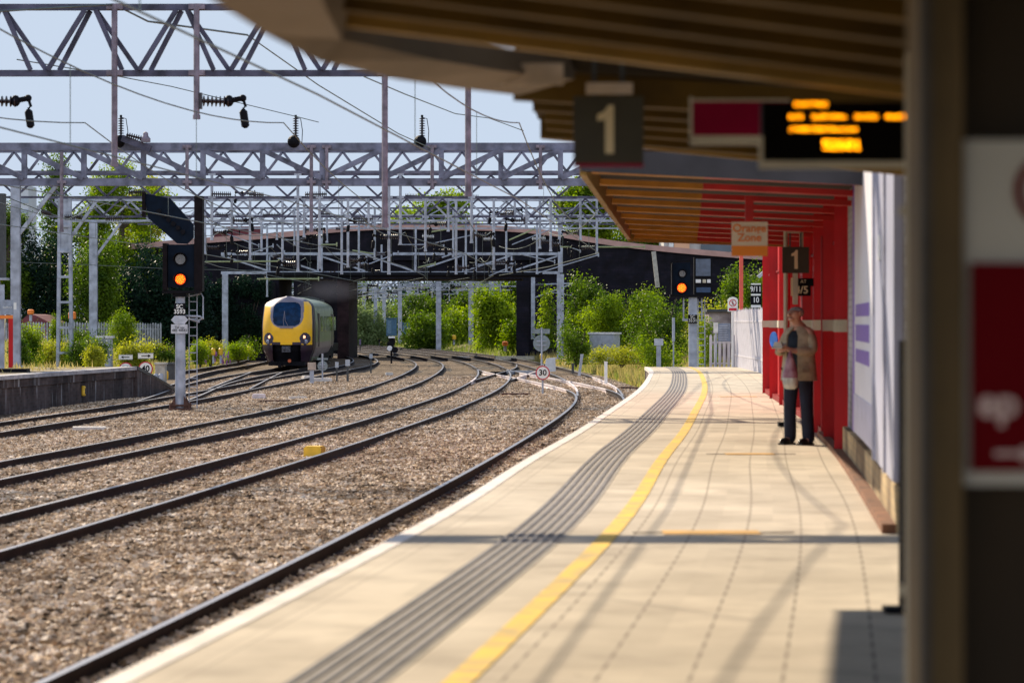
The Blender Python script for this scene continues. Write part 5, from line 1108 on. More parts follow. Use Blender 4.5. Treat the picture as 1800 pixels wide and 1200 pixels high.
# outer fascia, a bent board following the canopy edge
fb = [((300,-60),(470,-90),7.2),((372,0),(560,-10),8.0),((470,62),(585,40),9.0),((560,108),(600,70),10.0),((700,140),(760,105),11.3),((800,155),(880,125),12.4),((912,168),(1010,140),13.6)]
vs = []; 
for (a, b, Y) in fb: vs += [at(a[0],a[1],Y), at(b[0],b[1],Y+.1), at(b[0],b[1],Y+.1)+Vector((.02,.25,.12)), at(a[0],a[1],Y)+Vector((.0,.25,.12))]
mb = MB(); mb.add(vs, [(4*k+i, 4*k+(i+1)%4, 4*k+4+(i+1)%4, 4*k+4+i) for k in range(6) for i in range(4)]+[(0,1,2,3),(24,27,26,25)]); mb.build('outer_fascia', TAUPE, nc)
for (x0_,y0_,x1_,y1_,Y) in ((850,112,990,150,12.9),(1030,146,1112,166,13.2)):
    plate(x0_,y0_,x1_,y1_,.0,pm('pale_lit_patch_and_board',(.62,.5,.4),.6),nc,'lit_patch_and_board',Y)  # left plate paints the lit part of the fascia; right is a white board
n2 = [at(1000,158,13.6), at(1640,222,13.6), Vector((2.75,18,3.36)), at(945,247,18)]
nb = thing('platform_canopy', 'second brown boarded canopy bay behind the hanging number one and the display', 'canopy', (1.2, 16, 3.5))
L_ = [at(905,172,13.8), at(918,185,14.5), at(930,206,15.5), at(938,230,16.8), at(946,249,18.1)]
Rr = [Vector((2.7,p.y,3.42-.01*(p.y-13))) for p in L_]; vs = []
for a, b in zip(L_, Rr): vs += [a+Vector((0,0,.14)), b+Vector((0,0,.14)), b+Vector((0,0,.26)), a+Vector((0,0,.26))]
mb = MB(); mb.add(vs, [(4*k+i, 4*k+(i+1)%4, 4*k+4+(i+1)%4, 4*k+4+i) for k in range(4) for i in range(4)]+[(0,1,2,3),(16,19,18,17)]); mb.build('deck', BRD, nb)
for i, y in enumerate((13.9,14.8,15.7,16.6,17.5)):
    f = (y-13.8)/4.3; a = lerp(L_[0], L_[-1], f); a.y = y; b = Vector((2.7, y, 3.38)); a.x += .12*math.sin(math.pi*f)-.02
    mb = MB(); mb.prism([a,b,b+Vector((0,0,.14)),a+Vector((0,0,.14))],(0,.12,0)); mb.build('joist', BRN, nb)
a, b = L_[-1]+Vector((.02,.0,.02)), Vector((2.7,18.1,3.36)); mb = MB(); mb.prism([a,b,b+Vector((0,0,.26)),a+Vector((0,0,.24))],(0,.06,0)); mb.build('far_fascia', GOLD, nb)

# near right hand wall, post and pipe
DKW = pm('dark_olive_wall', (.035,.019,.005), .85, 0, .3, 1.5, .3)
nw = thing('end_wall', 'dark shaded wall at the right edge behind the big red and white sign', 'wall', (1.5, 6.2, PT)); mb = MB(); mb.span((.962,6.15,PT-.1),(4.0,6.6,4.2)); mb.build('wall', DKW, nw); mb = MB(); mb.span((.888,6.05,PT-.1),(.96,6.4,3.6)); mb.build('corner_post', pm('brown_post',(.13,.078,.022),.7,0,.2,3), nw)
mb = MB(); mb.box((.872,6.0,2.2),(.022,.03,2.9)); mb.build('cable_conduit', pm('dark_conduit',(.05,.04,.03),.7), nw)
mb = MB(); mb.tube((1.255,9.0,PT),(1.255,9.0,3.3),.014,n=10); mb.box((1.255,9.02,1.6),(.05,.03,.03)); mb.box((1.255,9.02,2.8),(.05,.03,.03)); tag(mb.build('downpipe', CREAM, loc=(1.255,9,PT)), 'slim cream downpipe beside the dark wall', 'pipe')
t = thing('steel_post', 'slim black steel post with a foot plate near the lower right shadow', 'post', (2.07,15.05,PT)); mb = MB(); mb.box((2.07,15.05,1.63),(.042,.05,1.44)); mb.build('shaft', BLACK, t); mb = MB(); mb.box((2.04,15.0,PT+.02),(.16,.14,.03)); mb.build('foot_plate', BLACK, t)
mb = MB(); mb.box((2.075,14.6,3.0),(.05,.05,1.3)); mb.build('upper_shaft', CREAM, t)
# big sign on the near wall
t = thing('safety_sign', 'large out-of-focus white sign with a dark red panel at the right edge', 'sign', (1.1,6.1,2.1)); Y = 6.1
pl = plate(1692,247,1990,852,.0,pm('cream_sign',(.50,.46,.38),.5,0,.05,2),t,'board',Y); pl['_o'] = t['_o']
rp = plate(1703,462,1975,826,.022,RED_SG,t,'red_panel',Y); rp['_o'] = t['_o']; PINKW = pm('pink_white_letters',(.72,.5,.45),.5)
c = at(1712,708,Y); text('lettering','ep',.088,(c.x,Y-.047,c.z),PINKW,rp,align='LEFT',bold=.003); c = at(1745,793,Y); text('lettering','—ea',.05,(c.x,Y-.047,c.z),PINKW,rp,align='LEFT',bold=.004)
c = at(1846,336,Y); mb = MB(); N = 32; vs = [Vector(c)+Vector((math.cos(2*math.pi*i/N)*rr,-.024,math.sin(2*math.pi*i/N)*rr)) for rr in (.082,.062) for i in range(N)]; mb.add(vs, [(i,(i+1)%N,N+(i+1)%N,N+i) for i in range(N)]); mb.bar(c+Vector((-.05,-.024,.05)),c+Vector((.05,-.024,-.05)),.014,.003); mb.build('prohibition_ring', RED_SG, pl)

# ---------------------------------------------------------------- hanging signs and display
NUMC = pm('number_cream', (.70,.58,.36), .6, 0, .05, 3); OLV = pm('charcoal_olive', (.045,.040,.025), .6, 0, .15, 4)
def numsign(x0,y0,x1,y1,Y,label,strip):
    a, b = at(x0,y1,Y), at(x1,y0,Y); t = thing('platform_number_sign', label, 'sign', ((a.x+b.x)/2,Y,a.z)); pl = plate(x0,y0,x1,y1,0,OLV,t,'board',Y); pl['_o'] = t['_o']
    c = at((x0+x1)/2,(y0+y1)/2-1,Y); h = (y1-y0)*Y/F
    # digit one drawn as a solid shape
    s = h*.72; g = MB(); pts = [(.12,-.5),(.12,.5),(-.0,.5),(-.10,.37),(-.26,.30),(-.26,.17),(-.08,.20),(-.08,-.5)]
    g.prism([(c.x+x*s*.9, Y-.026, c.z+z*s) for x, z in pts], (0,.004,0)); g.build('digit', NUMC, pl)
    if strip: plate(x0,y1,x1,y1+6,0,CRIM,t,'crimson_strip',Y)
    mb = MB(); mb.box((lerp(a.x,b.x,.3),Y+.02,b.z+.1),(.02,.02,.2)); mb.box((lerp(a.x,b.x,.7),Y+.02,b.z+.1),(.02,.02,.2)); mb.build('hanger', DKGREY, t); return t
numsign(1008,170,1131,288,13.2,'large charcoal sign with a cream figure one, hanging by the near canopy edge',True)
numsign(1375,434,1422,480,41.2,'smaller charcoal sign with a cream figure one, above the 4/5 plate',False)
t = thing('crimson_sign', 'plain crimson sign box with cream frame left of the orange display', 'sign', at(1300,250,11.8)); plate(1216,180,1386,240,.03,CRIM,t,'panel',11.8); plate(1212,240,1390,252,.03,CREAM,t,'bottom_frame',11.8); plate(1211,172,1215.5,252,.03,CREAM,t,'side_frame',11.8); plate(1216,176,1386,180,.03,CREAM,t,'top_frame',11.8)
a, b = at(1216,252,11.8), at(1386,176,11.8); mb = MB(); mb.span((a.x,11.79,a.z),(b.x,11.95,b.z)); mb.build('case', DKGREY, t)
LED = emis('led_orange', (1,.29,.002), 8); Y = 10.55
t = thing('departure_display', 'black departure display with glowing orange rows under the near canopy', 'display', at(1465,290,Y)); a, b = at(1340,284,Y), at(1604,180,Y)
mb = MB(); mb.span((a.x,Y,a.z),(b.x,Y+.1,b.z)); mb.build('screen', pm('screen_black',(.004,.003,.003),.6,0,.2,5,spec=.05), t)
plate(1333,284,1606,297,.02,CREAM,t,'bottom_frame',Y); plate(1333,240,1340,284,.02,CREAM,t,'side_frame',Y)
FONT = {'0':'01110100011001110101110011000101110','1':'00100011000010000100001000010001110','2':'01110100010000100110010001000011111','3':'11110000010000101110000010000111110','4':'00010001100101010010111110001000010','5':'11111100001111000001000011000101110','6':'01110100001000011110100011000101110','7':'11111000010001000100010000100001000',':':'00000001000010000000001000010000000','n':'00000000001011011001100011000110001'}
def ledrow(px0, px1, py, hpx, seed):
    r_ = random.Random(seed); mb = MB(); pitch = hpx/7; x = px0
    while x < px1-pitch*5:
        g = r_.choice([k for k in FONT if k != ':'])
        for j in range(7):
            for i in range(5):
                if FONT[g][j*5+i] == '1':
                    c = at(x+i*pitch, py-hpx/2+j*pitch, Y-.004); s = pitch*.42*Y/F; mb.add([(c.x-s,Y-.004,c.z-s),(c.x+s,Y-.004,c.z-s),(c.x+s,Y-.004,c.z+s),(c.x-s,Y-.004,c.z+s)],[(0,1,2,3)])
        x += pitch*6
    return mb
for (p0,p1,py,h,sd_) in ((1397,1462,184,7,1),(1388,1414,206,7,2),(1428,1488,206,7,3),(1503,1546,206,7,4),(1557,1598,206,7,5),(1388,1512,228,7,6),(1448,1520,256,16,7)):
    ledrow(p0,p1,py,h,sd_).build('text_row', LED, t, fix=False)
# orange zone sign hung from the far canopy
Y = 31; t = thing('zone_sign', 'white and orange sign reading Orange Zone, hanging from the red joists', 'sign', at(1317,450,Y)); pl = plate(1286,390,1349,432,0,pm('warm_white',(.72,.60,.44),.6,0,.05,3),t,'upper_panel',Y); pl['_o'] = t['_o']
plate(1286,432,1349,450,0,pm('bright_orange',(.85,.25,.01),.5,0,.05,3),t,'orange_panel',Y); c = at(1317,410,Y); text('lettering','Orange\nZone',.12,(c.x,Y-.026,c.z),ORANGE,pl,bold=.002)
mb = MB(); a = at(1317,390,Y); mb.box((a.x,Y,(a.z+3.82)/2),(.09,.06,3.82-a.z)); mb.build('hanger', REDC, t)
# frame, pole and 4/5 plate
Y = 41.5; t = thing('stop_plate_pole', 'tall slim pole with frame and a black 4/5 plate before the red wall', 'sign', gnd(1381,745,PT)); a = at(1381,0,Y)
mb = MB(); mb.tube((a.x,Y,PT),(a.x,Y,at(0,406,Y).z),.03); mb.bar((a.x,Y,at(0,407,Y).z),(at(1410,0,Y).x,Y,at(0,407,Y).z),.05); mb.bar((at(1409,0,Y).x,Y,at(0,407,Y).z),(at(1409,0,Y).x,Y,at(0,434,Y).z),.05); mb.bar((at(1398,0,Y).x,Y,at(0,480,Y).z),(at(1398,0,Y).x,Y,at(0,535,Y).z),.07); mb.build('pole', CREAM, t)
mb = MB(); mb.box((a.x,Y,PT+.04),(.22,.22,.06)); mb.build('foot', BLACK, t)
pl = plate(1394,489,1432,503,0,TBLACK,t,'plate',Y); pl['_o'] = t['_o']; pl = plate(1394,503,1425,520,0,TBLACK,t,'plate',Y); pl['_o'] = t['_o']; c = at(1409,510,Y); text('lettering','4/5',.15,(c.x,Y-.026,c.z),NUMC,pl,bold=.003); c = at(1412,495,Y); text('lettering','AT',.07,(c.x,Y-.026,c.z),NUMC,pl); plate(1390,488,1393.5,520,.01,NUMC,t,'edge_strip',Y)

# ---------------------------------------------------------------- person
SKIN = pm('skin', (.62,.33,.23), .55, 0, .1, 9); JKT = pm('tan_jacket_cloth', (.52,.42,.28), .9, 0, .15, 14, .3, bscale=90); TRO = pm('navy_trousers', (.014,.016,.035), .85, 0, .2, 10, .2)
SHIRT = pm('dark_blue_shirt', (.018,.028,.045), .85, 0, .2, 10); HAIR = pm('grey_hair', (.42,.36,.32), .8, 0, .3, 30, .4, bscale=120); SHOE = pm('black_shoe', (.01,.01,.012), .35)
pe = thing('person', 'balding person in tan jacket and dark trousers looking down, standing by the red wall', 'person', (3.57, 35.5, PT), rz=R(-40))
def skinned(name, verts, edges, mat, parent, sub=2, cut=None):
    me = bpy.data.meshes.new(name); me.from_pydata([v[:3] for v in verts], edges, []); o = bpy.data.objects.new(name, me); S.collection.objects.link(o); o.parent = parent
    o.modifiers.new('skin', 'SKIN'); sv = me.skin_vertices[0].data
    for i, v in enumerate(verts): r = v[3]; sv[i].radius = (r, r) if not hasattr(r, '__len__') else r; sv[i].use_root = (i == 0)
    m = o.modifiers.new('sub', 'SUBSURF'); m.levels = sub; m.render_levels = sub
    dg = bpy.context.evaluated_depsgraph_get(); m2 = bpy.data.meshes.new_from_object(o.evaluated_get(dg)); o.modifiers.clear(); o.data = m2; bpy.data.meshes.remove(me); m2.name = name
    m2.materials.clear(); m2.materials.append(mat); m2.polygons.foreach_set('use_smooth', [True]*len(m2.polygons)); return o
# local frame: facing -y, x to the figure's left hand side of the picture = -x
V = [(0,.02,.95,.10),(0,.02,1.12,.10),(0,.02,1.30,.11),(0,.03,1.44,.08),(0,-.01,1.50,.062),(0,-.05,1.55,.06),(0,-.095,1.61,.098),(0,-.085,1.685,.102),
     (-.17,.02,1.41,.062),(-.23,-.02,1.18,.048),(-.10,-.26,1.18,.036),(-.05,-.33,1.20,.028),(.17,.02,1.41,.062),(.24,-.02,1.18,.048),(.12,-.26,1.17,.036),(.06,-.33,1.19,.028),
     (-.10,.02,.88,.10),(-.12,-.0,.50,.062),(-.13,.03,.10,.045),(.10,.02,.88,.10),(.13,.0,.50,.062),(.15,.03,.10,.045),(-.13,-.08,.04,.035),(.16,-.07,.04,.035)]
Eg = [(0,1),(1,2),(2,3),(3,4),(4,5),(5,6),(6,7),(3,8),(8,9),(9,10),(10,11),(3,12),(12,13),(13,14),(14,15),(0,16),(16,17),(17,18),(0,19),(19,20),(20,21),(18,22),(21,23)]
for hx, s in ((11,1),(15,-1)):       # fingers and thumb of each hand
    bx_, by_, bz_ = V[hx][:3]
    for k in range(4):
        i0 = len(V); o_ = (k-1.5)*.019; L_f = (.03,.035,.033,.026)[k]
        V += [(bx_+s*.02, by_-.035, bz_+o_*.8+.0, .010), (bx_+s*(.035+L_f*.6), by_-.055, bz_+o_, .009), (bx_+s*(.05+L_f), by_-.04, bz_+o_, .008)]; Eg += [(hx,i0),(i0,i0+1),(i0+1,i0+2)]
    i0 = len(V); V += [(bx_+s*.005, by_-.03, bz_+.045, .010), (bx_+s*.03, by_-.045, bz_+.065, .009)]; Eg += [(hx,i0),(i0,i0+1)]
body = skinned('body', V, Eg, SKIN, pe, 2)
# face detail merged into the head
def part(mb, name, mat, sm=True): return mb.build(name, mat, pe, sm, fix=True)
mb = MB(); mb.ell((0,-.195,1.62),(.016,.022,.028),8,6); mb.ell((-.09,-.085,1.64),(.012,.02,.033),8,6); mb.ell((.09,-.085,1.64),(.012,.02,.033),8,6); mb.ell((0,-.155,1.565),(.04,.03,.03),10,6); part(mb,'face_features',SKIN)
mb = MB(); mb.ell((-.032,-.185,1.645),(.012,.008,.007),8,5); mb.ell((.032,-.185,1.645),(.012,.008,.007),8,5); mb.box((0,-.188,1.588),(.045,.008,.006)); part(mb,'eyes_and_mouth',pm('dark_feature',(.05,.03,.03),.6))
mb = MB(); mb.ell((0,-.035,1.65),(.108,.072,.072),14,10); part(mb,'hair',HAIR)
tv = [(0,.02,.96,.135),(-.10,.02,.86,.108),(-.12,-.005,.50,.085),(-.13,.02,.0,.082),(.10,.02,.86,.108),(.13,-.005,.50,.085),(.15,.02,.0,.082)]
skinned('trousers', tv, [(0,1),(1,2),(2,3),(0,4),(4,5),(5,6)], TRO, pe)
sv_ = [(0,-.0,.90,.155),(0,-.01,1.12,.155),(0,-.0,1.32,.155),(0,.0,1.45,.09)]
skinned('shirt', sv_, [(0,1),(1,2),(2,3)], SHIRT, pe)
# jacket: open shell (ring profile swept by height) plus sleeves
mb = MB(); N = 30; rows = [(.80,.245,.185),(.95,.232,.175),(1.10,.215,.165),(1.25,.222,.165),(1.36,.225,.155),(1.43,.17,.12),(1.47,.10,.085)]
for z, rx, ry in rows:
    for i in range(N+1):
        a = R(-90)+R(22)*(1 if z < 1.4 else .55)+(2*math.pi-2*R(22)*(1 if z < 1.4 else .55))*i/N; mb.v.append((rx*math.cos(a), .02+ry*math.sin(a), z+.0*i))
for z, rx, ry in rows:
    for i in range(N+1):
        a = R(-90)+R(22)*(1 if z < 1.4 else .55)+(2*math.pi-2*R(22)*(1 if z < 1.4 else .55))*i/N; mb.v.append(((rx-.02)*math.cos(a), .02+(ry-.02)*math.sin(a), z))
M_ = (N+1)*len(rows)
mb.f = [(k*(N+1)+i, k*(N+1)+i+1, (k+1)*(N+1)+i+1, (k+1)*(N+1)+i) for k in range(len(rows)-1) for i in range(N)]
mb.f += [tuple(M_+q for q in reversed(f)) for f in mb.f[:]]+[(i, M_+i, M_+i+1, i+1) for i in range(N)]+[(k*(N+1)+e,(k+1)*(N+1)+e,M_+(k+1)*(N+1)+e,M_+k*(N+1)+e) for k in range(len(rows)-1) for e in (0,N)]
part(mb,'jacket',JKT)
for s in (-1,1):
    skinned('jacket_sleeve', [(s*.15,.02,1.40,.085),(s*.245,-.01,1.17,.070),(s*.20,-.12,1.155,.062),(s*.12,-.245,1.175,.050)], [(0,1),(1,2),(2,3)], JKT, pe)
mb = MB(); mb.box((.2,-.12,.93),(.09,.02,.05),rz=.8); part(mb,'jacket_pocket',pm('jacket_dark',(.30,.235,.16),.9),False)
for s in (-1,1):
    mb = MB(); mb.ell((s*.14,-.05,.045),(.05,.145,.045),12,8); mb.box((s*.14,-.04,.012),(.085,.27,.022)); part(mb,'shoe',SHOE)
# paper and bag held
pb = thing('paper_bag_snack', 'pale paper held in both hands of the person', 'paper', (0,0,0)); 
M_p = Matrix.Translation((3.57,35.5,PT)) @ Matrix.Rotation(R(-40),4,'Z')
def placed(mb, name, mat, lab, cat, base, sm=False):
    o = mb.build(name, mat, loc=(0,0,0), smooth=sm); b = Vector(base); o.data.transform(Matrix.Translation(-b)); o.data.transform(Matrix.Rotation(R(-40),4,'Z')); o.location = M_p @ b; return tag(o, lab, cat)
bpy.data.objects.remove(pb)
mb = MB(); mb.box((-.01,-.40,1.235),(.16,.12,.012),rx=.5); mb.prism([(-.08,-.44,1.20),(.07,-.44,1.20),(.04,-.43,1.28),(-.06,-.43,1.285)],(0,.02,0)); placed(mb,'folded_paper',pm('warm_paper',(.62,.58,.5),.8),'pale folded paper held in the hands of the person','paper',(0,-.4,1.15))
BAGM = pm('plum_plastic', (.20,.035,.07), .3, 0, .5, 9, col2=(.5,.28,.30)); mb = MB()
mb.v = []; N = 16; prof = [(1.17,.012,.012),(1.12,.03,.02),(1.05,.06,.04),(.96,.085,.055),(.89,.10,.065),(.84,.105,.07)]
def bagring(z, rx, ry, ph=0): return [(.13+rx*math.cos(2*math.pi*i/N)*(1+.1*math.sin(5*i+z*30)), -.36+ry*math.sin(2*math.pi*i/N)*(1+.12*math.sin(3*i+z*20)), z) for i in range(N)]
for z, rx, ry in prof: mb.v += bagring(z, rx, ry)
mb.f = [(k*N+i, k*N+(i+1)%N, (k+1)*N+(i+1)%N, (k+1)*N+i) for k in range(len(prof)-1) for i in range(N)]
bag = placed(mb,'carrier_bag',BAGM,'plum and white plastic carrier bag hanging from the hand of the person','bag',(.06,-.36,1.1),True)
mb = MB(); pr2 = [(.84,.105,.07),(.78,.11,.075),(.73,.095,.065),(.70,.055,.04)]
for z, rx, ry in pr2: mb.v += bagring(z, rx, ry)
mb.f = [(k*N+i, k*N+(i+1)%N, (k+1)*N+(i+1)%N, (k+1)*N+i) for k in range(len(pr2)-1) for i in range(N)]+[tuple(range(3*N,4*N))]
o = mb.build('bag_bottom', pm('white_plastic',(.62,.6,.52),.4,0,.2,12), loc=(0,0,0), smooth=True); o.data.transform(Matrix.Translation(-Vector((.06,-.36,1.1)))); o.data.transform(Matrix.Rotation(R(-40),4,'Z')); o.parent = bag

# ---------------------------------------------------------------- vegetation
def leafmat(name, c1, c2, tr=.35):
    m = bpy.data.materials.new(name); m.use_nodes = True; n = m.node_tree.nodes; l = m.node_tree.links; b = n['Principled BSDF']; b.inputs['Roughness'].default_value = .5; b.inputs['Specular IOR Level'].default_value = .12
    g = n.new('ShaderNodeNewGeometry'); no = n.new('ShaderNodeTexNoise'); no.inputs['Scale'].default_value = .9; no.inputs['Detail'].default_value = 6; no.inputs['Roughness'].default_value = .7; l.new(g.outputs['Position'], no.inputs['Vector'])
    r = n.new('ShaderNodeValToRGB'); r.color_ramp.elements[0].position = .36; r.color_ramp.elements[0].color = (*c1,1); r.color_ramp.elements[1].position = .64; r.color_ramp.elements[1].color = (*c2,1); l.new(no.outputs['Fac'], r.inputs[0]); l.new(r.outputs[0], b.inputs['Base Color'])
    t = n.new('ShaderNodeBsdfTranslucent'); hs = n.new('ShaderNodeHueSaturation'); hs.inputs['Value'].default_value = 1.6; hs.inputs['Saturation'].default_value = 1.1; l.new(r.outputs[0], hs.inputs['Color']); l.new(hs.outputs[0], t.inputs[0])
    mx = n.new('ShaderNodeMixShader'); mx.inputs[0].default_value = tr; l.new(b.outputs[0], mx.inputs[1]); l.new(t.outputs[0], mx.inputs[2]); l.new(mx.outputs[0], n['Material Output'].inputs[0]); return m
LF = {'bright': leafmat('leaves_bright', (.04,.095,.006), (.28,.37,.022), .48), 'mid': leafmat('leaves_mid', (.018,.05,.008), (.15,.23,.018), .42), 'dark': leafmat('leaves_dark_shaded', (.004,.016,.012), (.016,.04,.018), .25), 'yellow': leafmat('leaves_yellow', (.12,.15,.015), (.42,.42,.05), .48), 'pale': leafmat('leaves_pale', (.11,.16,.06), (.22,.28,.12), .45)}  # dark set has the shade of backlit trees put into its colour
BARK = pm('bark', (.10,.075,.05), .9, 0, .3, 6, .5)
def leafmesh(name, blobs, n, size, mat, seed):
    """blobs: (cx,cy,cz,rx,ry,rz); leaves grouped in sprigs through each blob's shell"""
    g = np.random.default_rng(seed); vol = np.array([b[3]*b[4]*b[5] for b in blobs])**.67; cnt = np.maximum(1, (n*vol/vol.sum())).astype(int); P = []; Nn = []
    for b, c in zip(blobs, cnt):
        k = max(1, c//14); d = g.normal(size=(k,3)); d /= np.linalg.norm(d,axis=1)[:,None]; r = g.uniform(.35,1.0,k)**.45; r *= 1+.22*np.sin(d[:,0]*5+seed)*np.cos(d[:,2]*4+b[0])
        cen = d*r[:,None]*np.array(b[3:6])+np.array(b[0:3]); s = np.repeat(cen,14,0)+g.normal(size=(k*14,3))*size*1.7; P.append(s); Nn.append(np.repeat(d,14,0))
    P = np.concatenate(P); D = np.concatenate(Nn); m = len(P); P[:,2] = np.maximum(P[:,2], .02)
    nr = D*.6+g.normal(size=(m,3))*.75+np.array([0,0,.35]); nr /= np.linalg.norm(nr,axis=1)[:,None]
    a = np.cross(nr, g.normal(size=(m,3))); a /= np.linalg.norm(a,axis=1)[:,None]; b_ = np.cross(nr,a); s = (size*g.uniform(.6,1.35,m))[:,None]
    V_ = np.stack([P-a*s*.5, P+b_*s*.32, P+a*s*.62, P-b_*s*.32],1).reshape(-1,3)
    me = bpy.data.meshes.new(name); me.vertices.add(len(V_)); me.vertices.foreach_set('co', V_.astype(np.float32).ravel()); me.loops.add(m*4); me.loops.foreach_set('vertex_index', np.arange(m*4,dtype=np.int32)); me.polygons.add(m); me.polygons.foreach_set('loop_start', np.arange(0,m*4,4,dtype=np.int32)); me.polygons.foreach_set('loop_total', np.full(m,4,dtype=np.int32)); me.update(); me.validate(); me.materials.append(mat); return me
CACHE = {}
def crown(kind, shape, seed, W, D, Hh, leaf, n):
    g = random.Random(seed); B = []
    if shape == 'bush':
        for i in range(15): a = g.random()*6.28; r = g.random()**.55; B.append((math.cos(a)*r*W*.40, math.sin(a)*r*D*.36, Hh*g.uniform(.12,.66), W*g.uniform(.08,.22), D*g.uniform(.12,.24), Hh*g.uniform(.10,.26)))
        B.append((g.uniform(-.1,.1)*W,0,Hh*.3,W*.42,D*.4,Hh*.30))
        for i in range(11): a = g.uniform(-.46,.46); q = 1-abs(a)*.9; B.append((a*W, g.uniform(-.3,.3)*D, Hh*q*g.uniform(.62,.92), W*g.uniform(.02,.05), D*.05, Hh*g.uniform(.08,.2)))
    elif shape == 'column':
        for i in range(10): z = Hh*(i+.6)/10.6; B.append((g.uniform(-.08,.08)*W, g.uniform(-.1,.1)*D, z, W*.5*(1-.75*(i/10)**1.5)*g.uniform(.7,1.1), D*.5*(1-.75*(i/10)**1.5), Hh*.09))
    elif shape == 'tree':
        for i in range(18): a = g.random()*6.28; r = g.random()**.5; z = g.uniform(.28,.95); q = math.sqrt(max(.08,1-((z-.58)/.46)**2)); B.append((math.cos(a)*r*W*.42*q, math.sin(a)*r*D*.42*q, Hh*z, W*g.uniform(.10,.19), D*g.uniform(.10,.19), Hh*g.uniform(.06,.12)))
    elif shape == 'ivy':
        for i in range(14): B.append((g.uniform(-.45,.45)*W, g.uniform(-.3,.3)*D, Hh*g.uniform(.05,.9), W*.17, D*.5, Hh*.12))
    return leafmesh(kind+'_crown', B, n, leaf, LF[kind], seed)
def plant(name, label, cat, px0, px1, ytop, ybot, Y, kind, shape, seed, n=None, leaf=None, group=None, D=None, zfix=None):
    cx = (px0+px1)/2; a = at(cx, ybot, Y); b = at(cx, ytop, Y); W = (px1-px0)*Y/F; Hh = b.z-a.z; D = D or min(W, 5)*.9; leaf = leaf or max(.10, Y/F*4.6); n = int((n or min(14000, 500+W*Hh*260*(180/Y)**.6))*2.3); leaf *= .92
    t = thing(name, label, cat, a, group)
    me = crown(kind, shape, seed, W, D, Hh, leaf, n); o = bpy.data.objects.new('foliage' if shape != 'tree' else 'crown', me); S.collection.objects.link(o); o.parent = t
    mb = MB(); g = random.Random(seed)
    if shape in ('tree',):
        h = Hh*.8; mb.path([a+Vector((0,0,-.3)), a+Vector((.1,0,h*.3)), a+Vector((-.1,.1,h*.6)), a+Vector((.05,0,h))], lambda u: lerp(.035*Hh, .008*Hh, u), 8)
        for i in range(7): z = h*g.uniform(.3,.85); an = g.random()*6.28; e = a+Vector((math.cos(an)*W*.3, math.sin(an)*D*.3, z+h*.15)); mb.path([a+Vector((0,0,z)), lerp(a+Vector((0,0,z)), e, .5)+Vector((0,0,.1)), e], lambda u: lerp(.014*Hh, .004*Hh, u), 6)
        mb.build('trunk', BARK, t)
    else:
        for i in range(5): an = g.random()*6.28; e = a+Vector((math.cos(an)*W*.3, math.sin(an)*D*.3, Hh*g.uniform(.5,.85))); mb.path([a+Vector((0,0,-.15)), lerp(a, e, .5)+Vector((0,0,.1)), e], lambda u: lerp(.05, .015, u), 5)
        mb.build('stems', BARK, t)
    return t
GR, GB, GT = 'bushes right of the bridge', 'bushes seen through the bridge opening', 'trees on the left'
# right-hand bushes in front of the bridge abutment
plant('bush','tall leafy bush with upright shoots just right of the tall mast','bush',985,1062,452,640,168,'mid','bush',21,group=GR,leaf=.15)
plant('bush','big rounded sunlit bush behind the wide grey cabinet','bush',1015,1165,486,628,160,'bright','bush',22,15000,group=GR,leaf=.12)
plant('bush','darker bush between the cabinet and the end signal','bush',1100,1215,500,645,140,'mid','bush',23,group=GR,leaf=.12)
plant('bush','low green bush at the foot of the end signal','bush',1110,1205,580,652,122,'bright','bush',24,group=GR,leaf=.09)
plant('bush','slim green climber on the black pier wall','climber',950,972,500,612,190,'bright','column',25,1300,group=GR,leaf=.16)
plant('bush','scrubby yellowish bank plants under the apartment building','bush',1195,1312,515,606,170,'yellow','bush',26,group=GR,leaf=.14)
plant('bush','green bush on the bank beneath the balcony','bush',1255,1345,455,570,185,'mid','bush',27,group=GR,leaf=.16)
plant('bush','small bush left of the low brick hut','bush',1222,1262,556,650,126,'bright','column',28,1500,group=GR,leaf=.09)
plant('bush','leafy bush between the two tall red posts','bush',1306,1352,455,600,130,'mid','bush',29,2500,group=GR,leaf=.12)
plant('bush','straggly bush at the foot of the tall right mast','bush',985,1040,560,640,150,'mid','bush',30,group=GR,leaf=.11)
plant('bush','yellow-green weeds in front of the wide cabinet','weeds',1035,1150,604,640,138,'yellow','bush',31,3000,group=GR,leaf=.08)
# through the opening
for i,(a,b,t_,bt,Y,k,lab) in enumerate(((592,690,530,622,300,'pale','pale feathery bush at the left end of the opening'),(645,720,515,612,330,'pale','pale tall bush behind the two blue cabinets'),(690,800,490,612,300,'mid','mid green bush between the cabinets and the tallest mast'),(735,830,470,600,350,'dark','dark tree rising behind the bushes in the opening'),(708,790,535,614,262,'mid','broad bush right of the blue cabinets, behind the tallest mast'),(758,850,530,618,270,'bright','low spreading bush right of the tallest mast'),(780,900,480,605,290,'mid','leafy bush in the middle of the opening'),(838,925,492,622,240,'bright','large sunlit bush at the right end of the opening'),(885,928,560,632,222,'bright','small bush against the black right pier'),(612,660,480,560,380,'mid','far tree top left of the opening'),(860,930,470,560,300,'mid','tree top over the bush at the right of the opening'))):
    plant('bush' if k != 'dark' else 'tree',lab,'bush' if k != 'dark' else 'tree',a,b,t_,bt,Y,k,'bush',40+i,group=GB,leaf=.24)
W_ = []
for i in range(60): W_.append((rng.uniform(-62, 12), rng.uniform(395, 425), rng.uniform(1, 9.5), 4, 4, 3))
o = bpy.data.objects.new('far_woodland', leafmesh('far_woodland', W_, 26000, .5, LF['dark'], 321)); S.collection.objects.link(o); stuff(o, 'dark far woodland closing the view under the bridge', 'woodland')
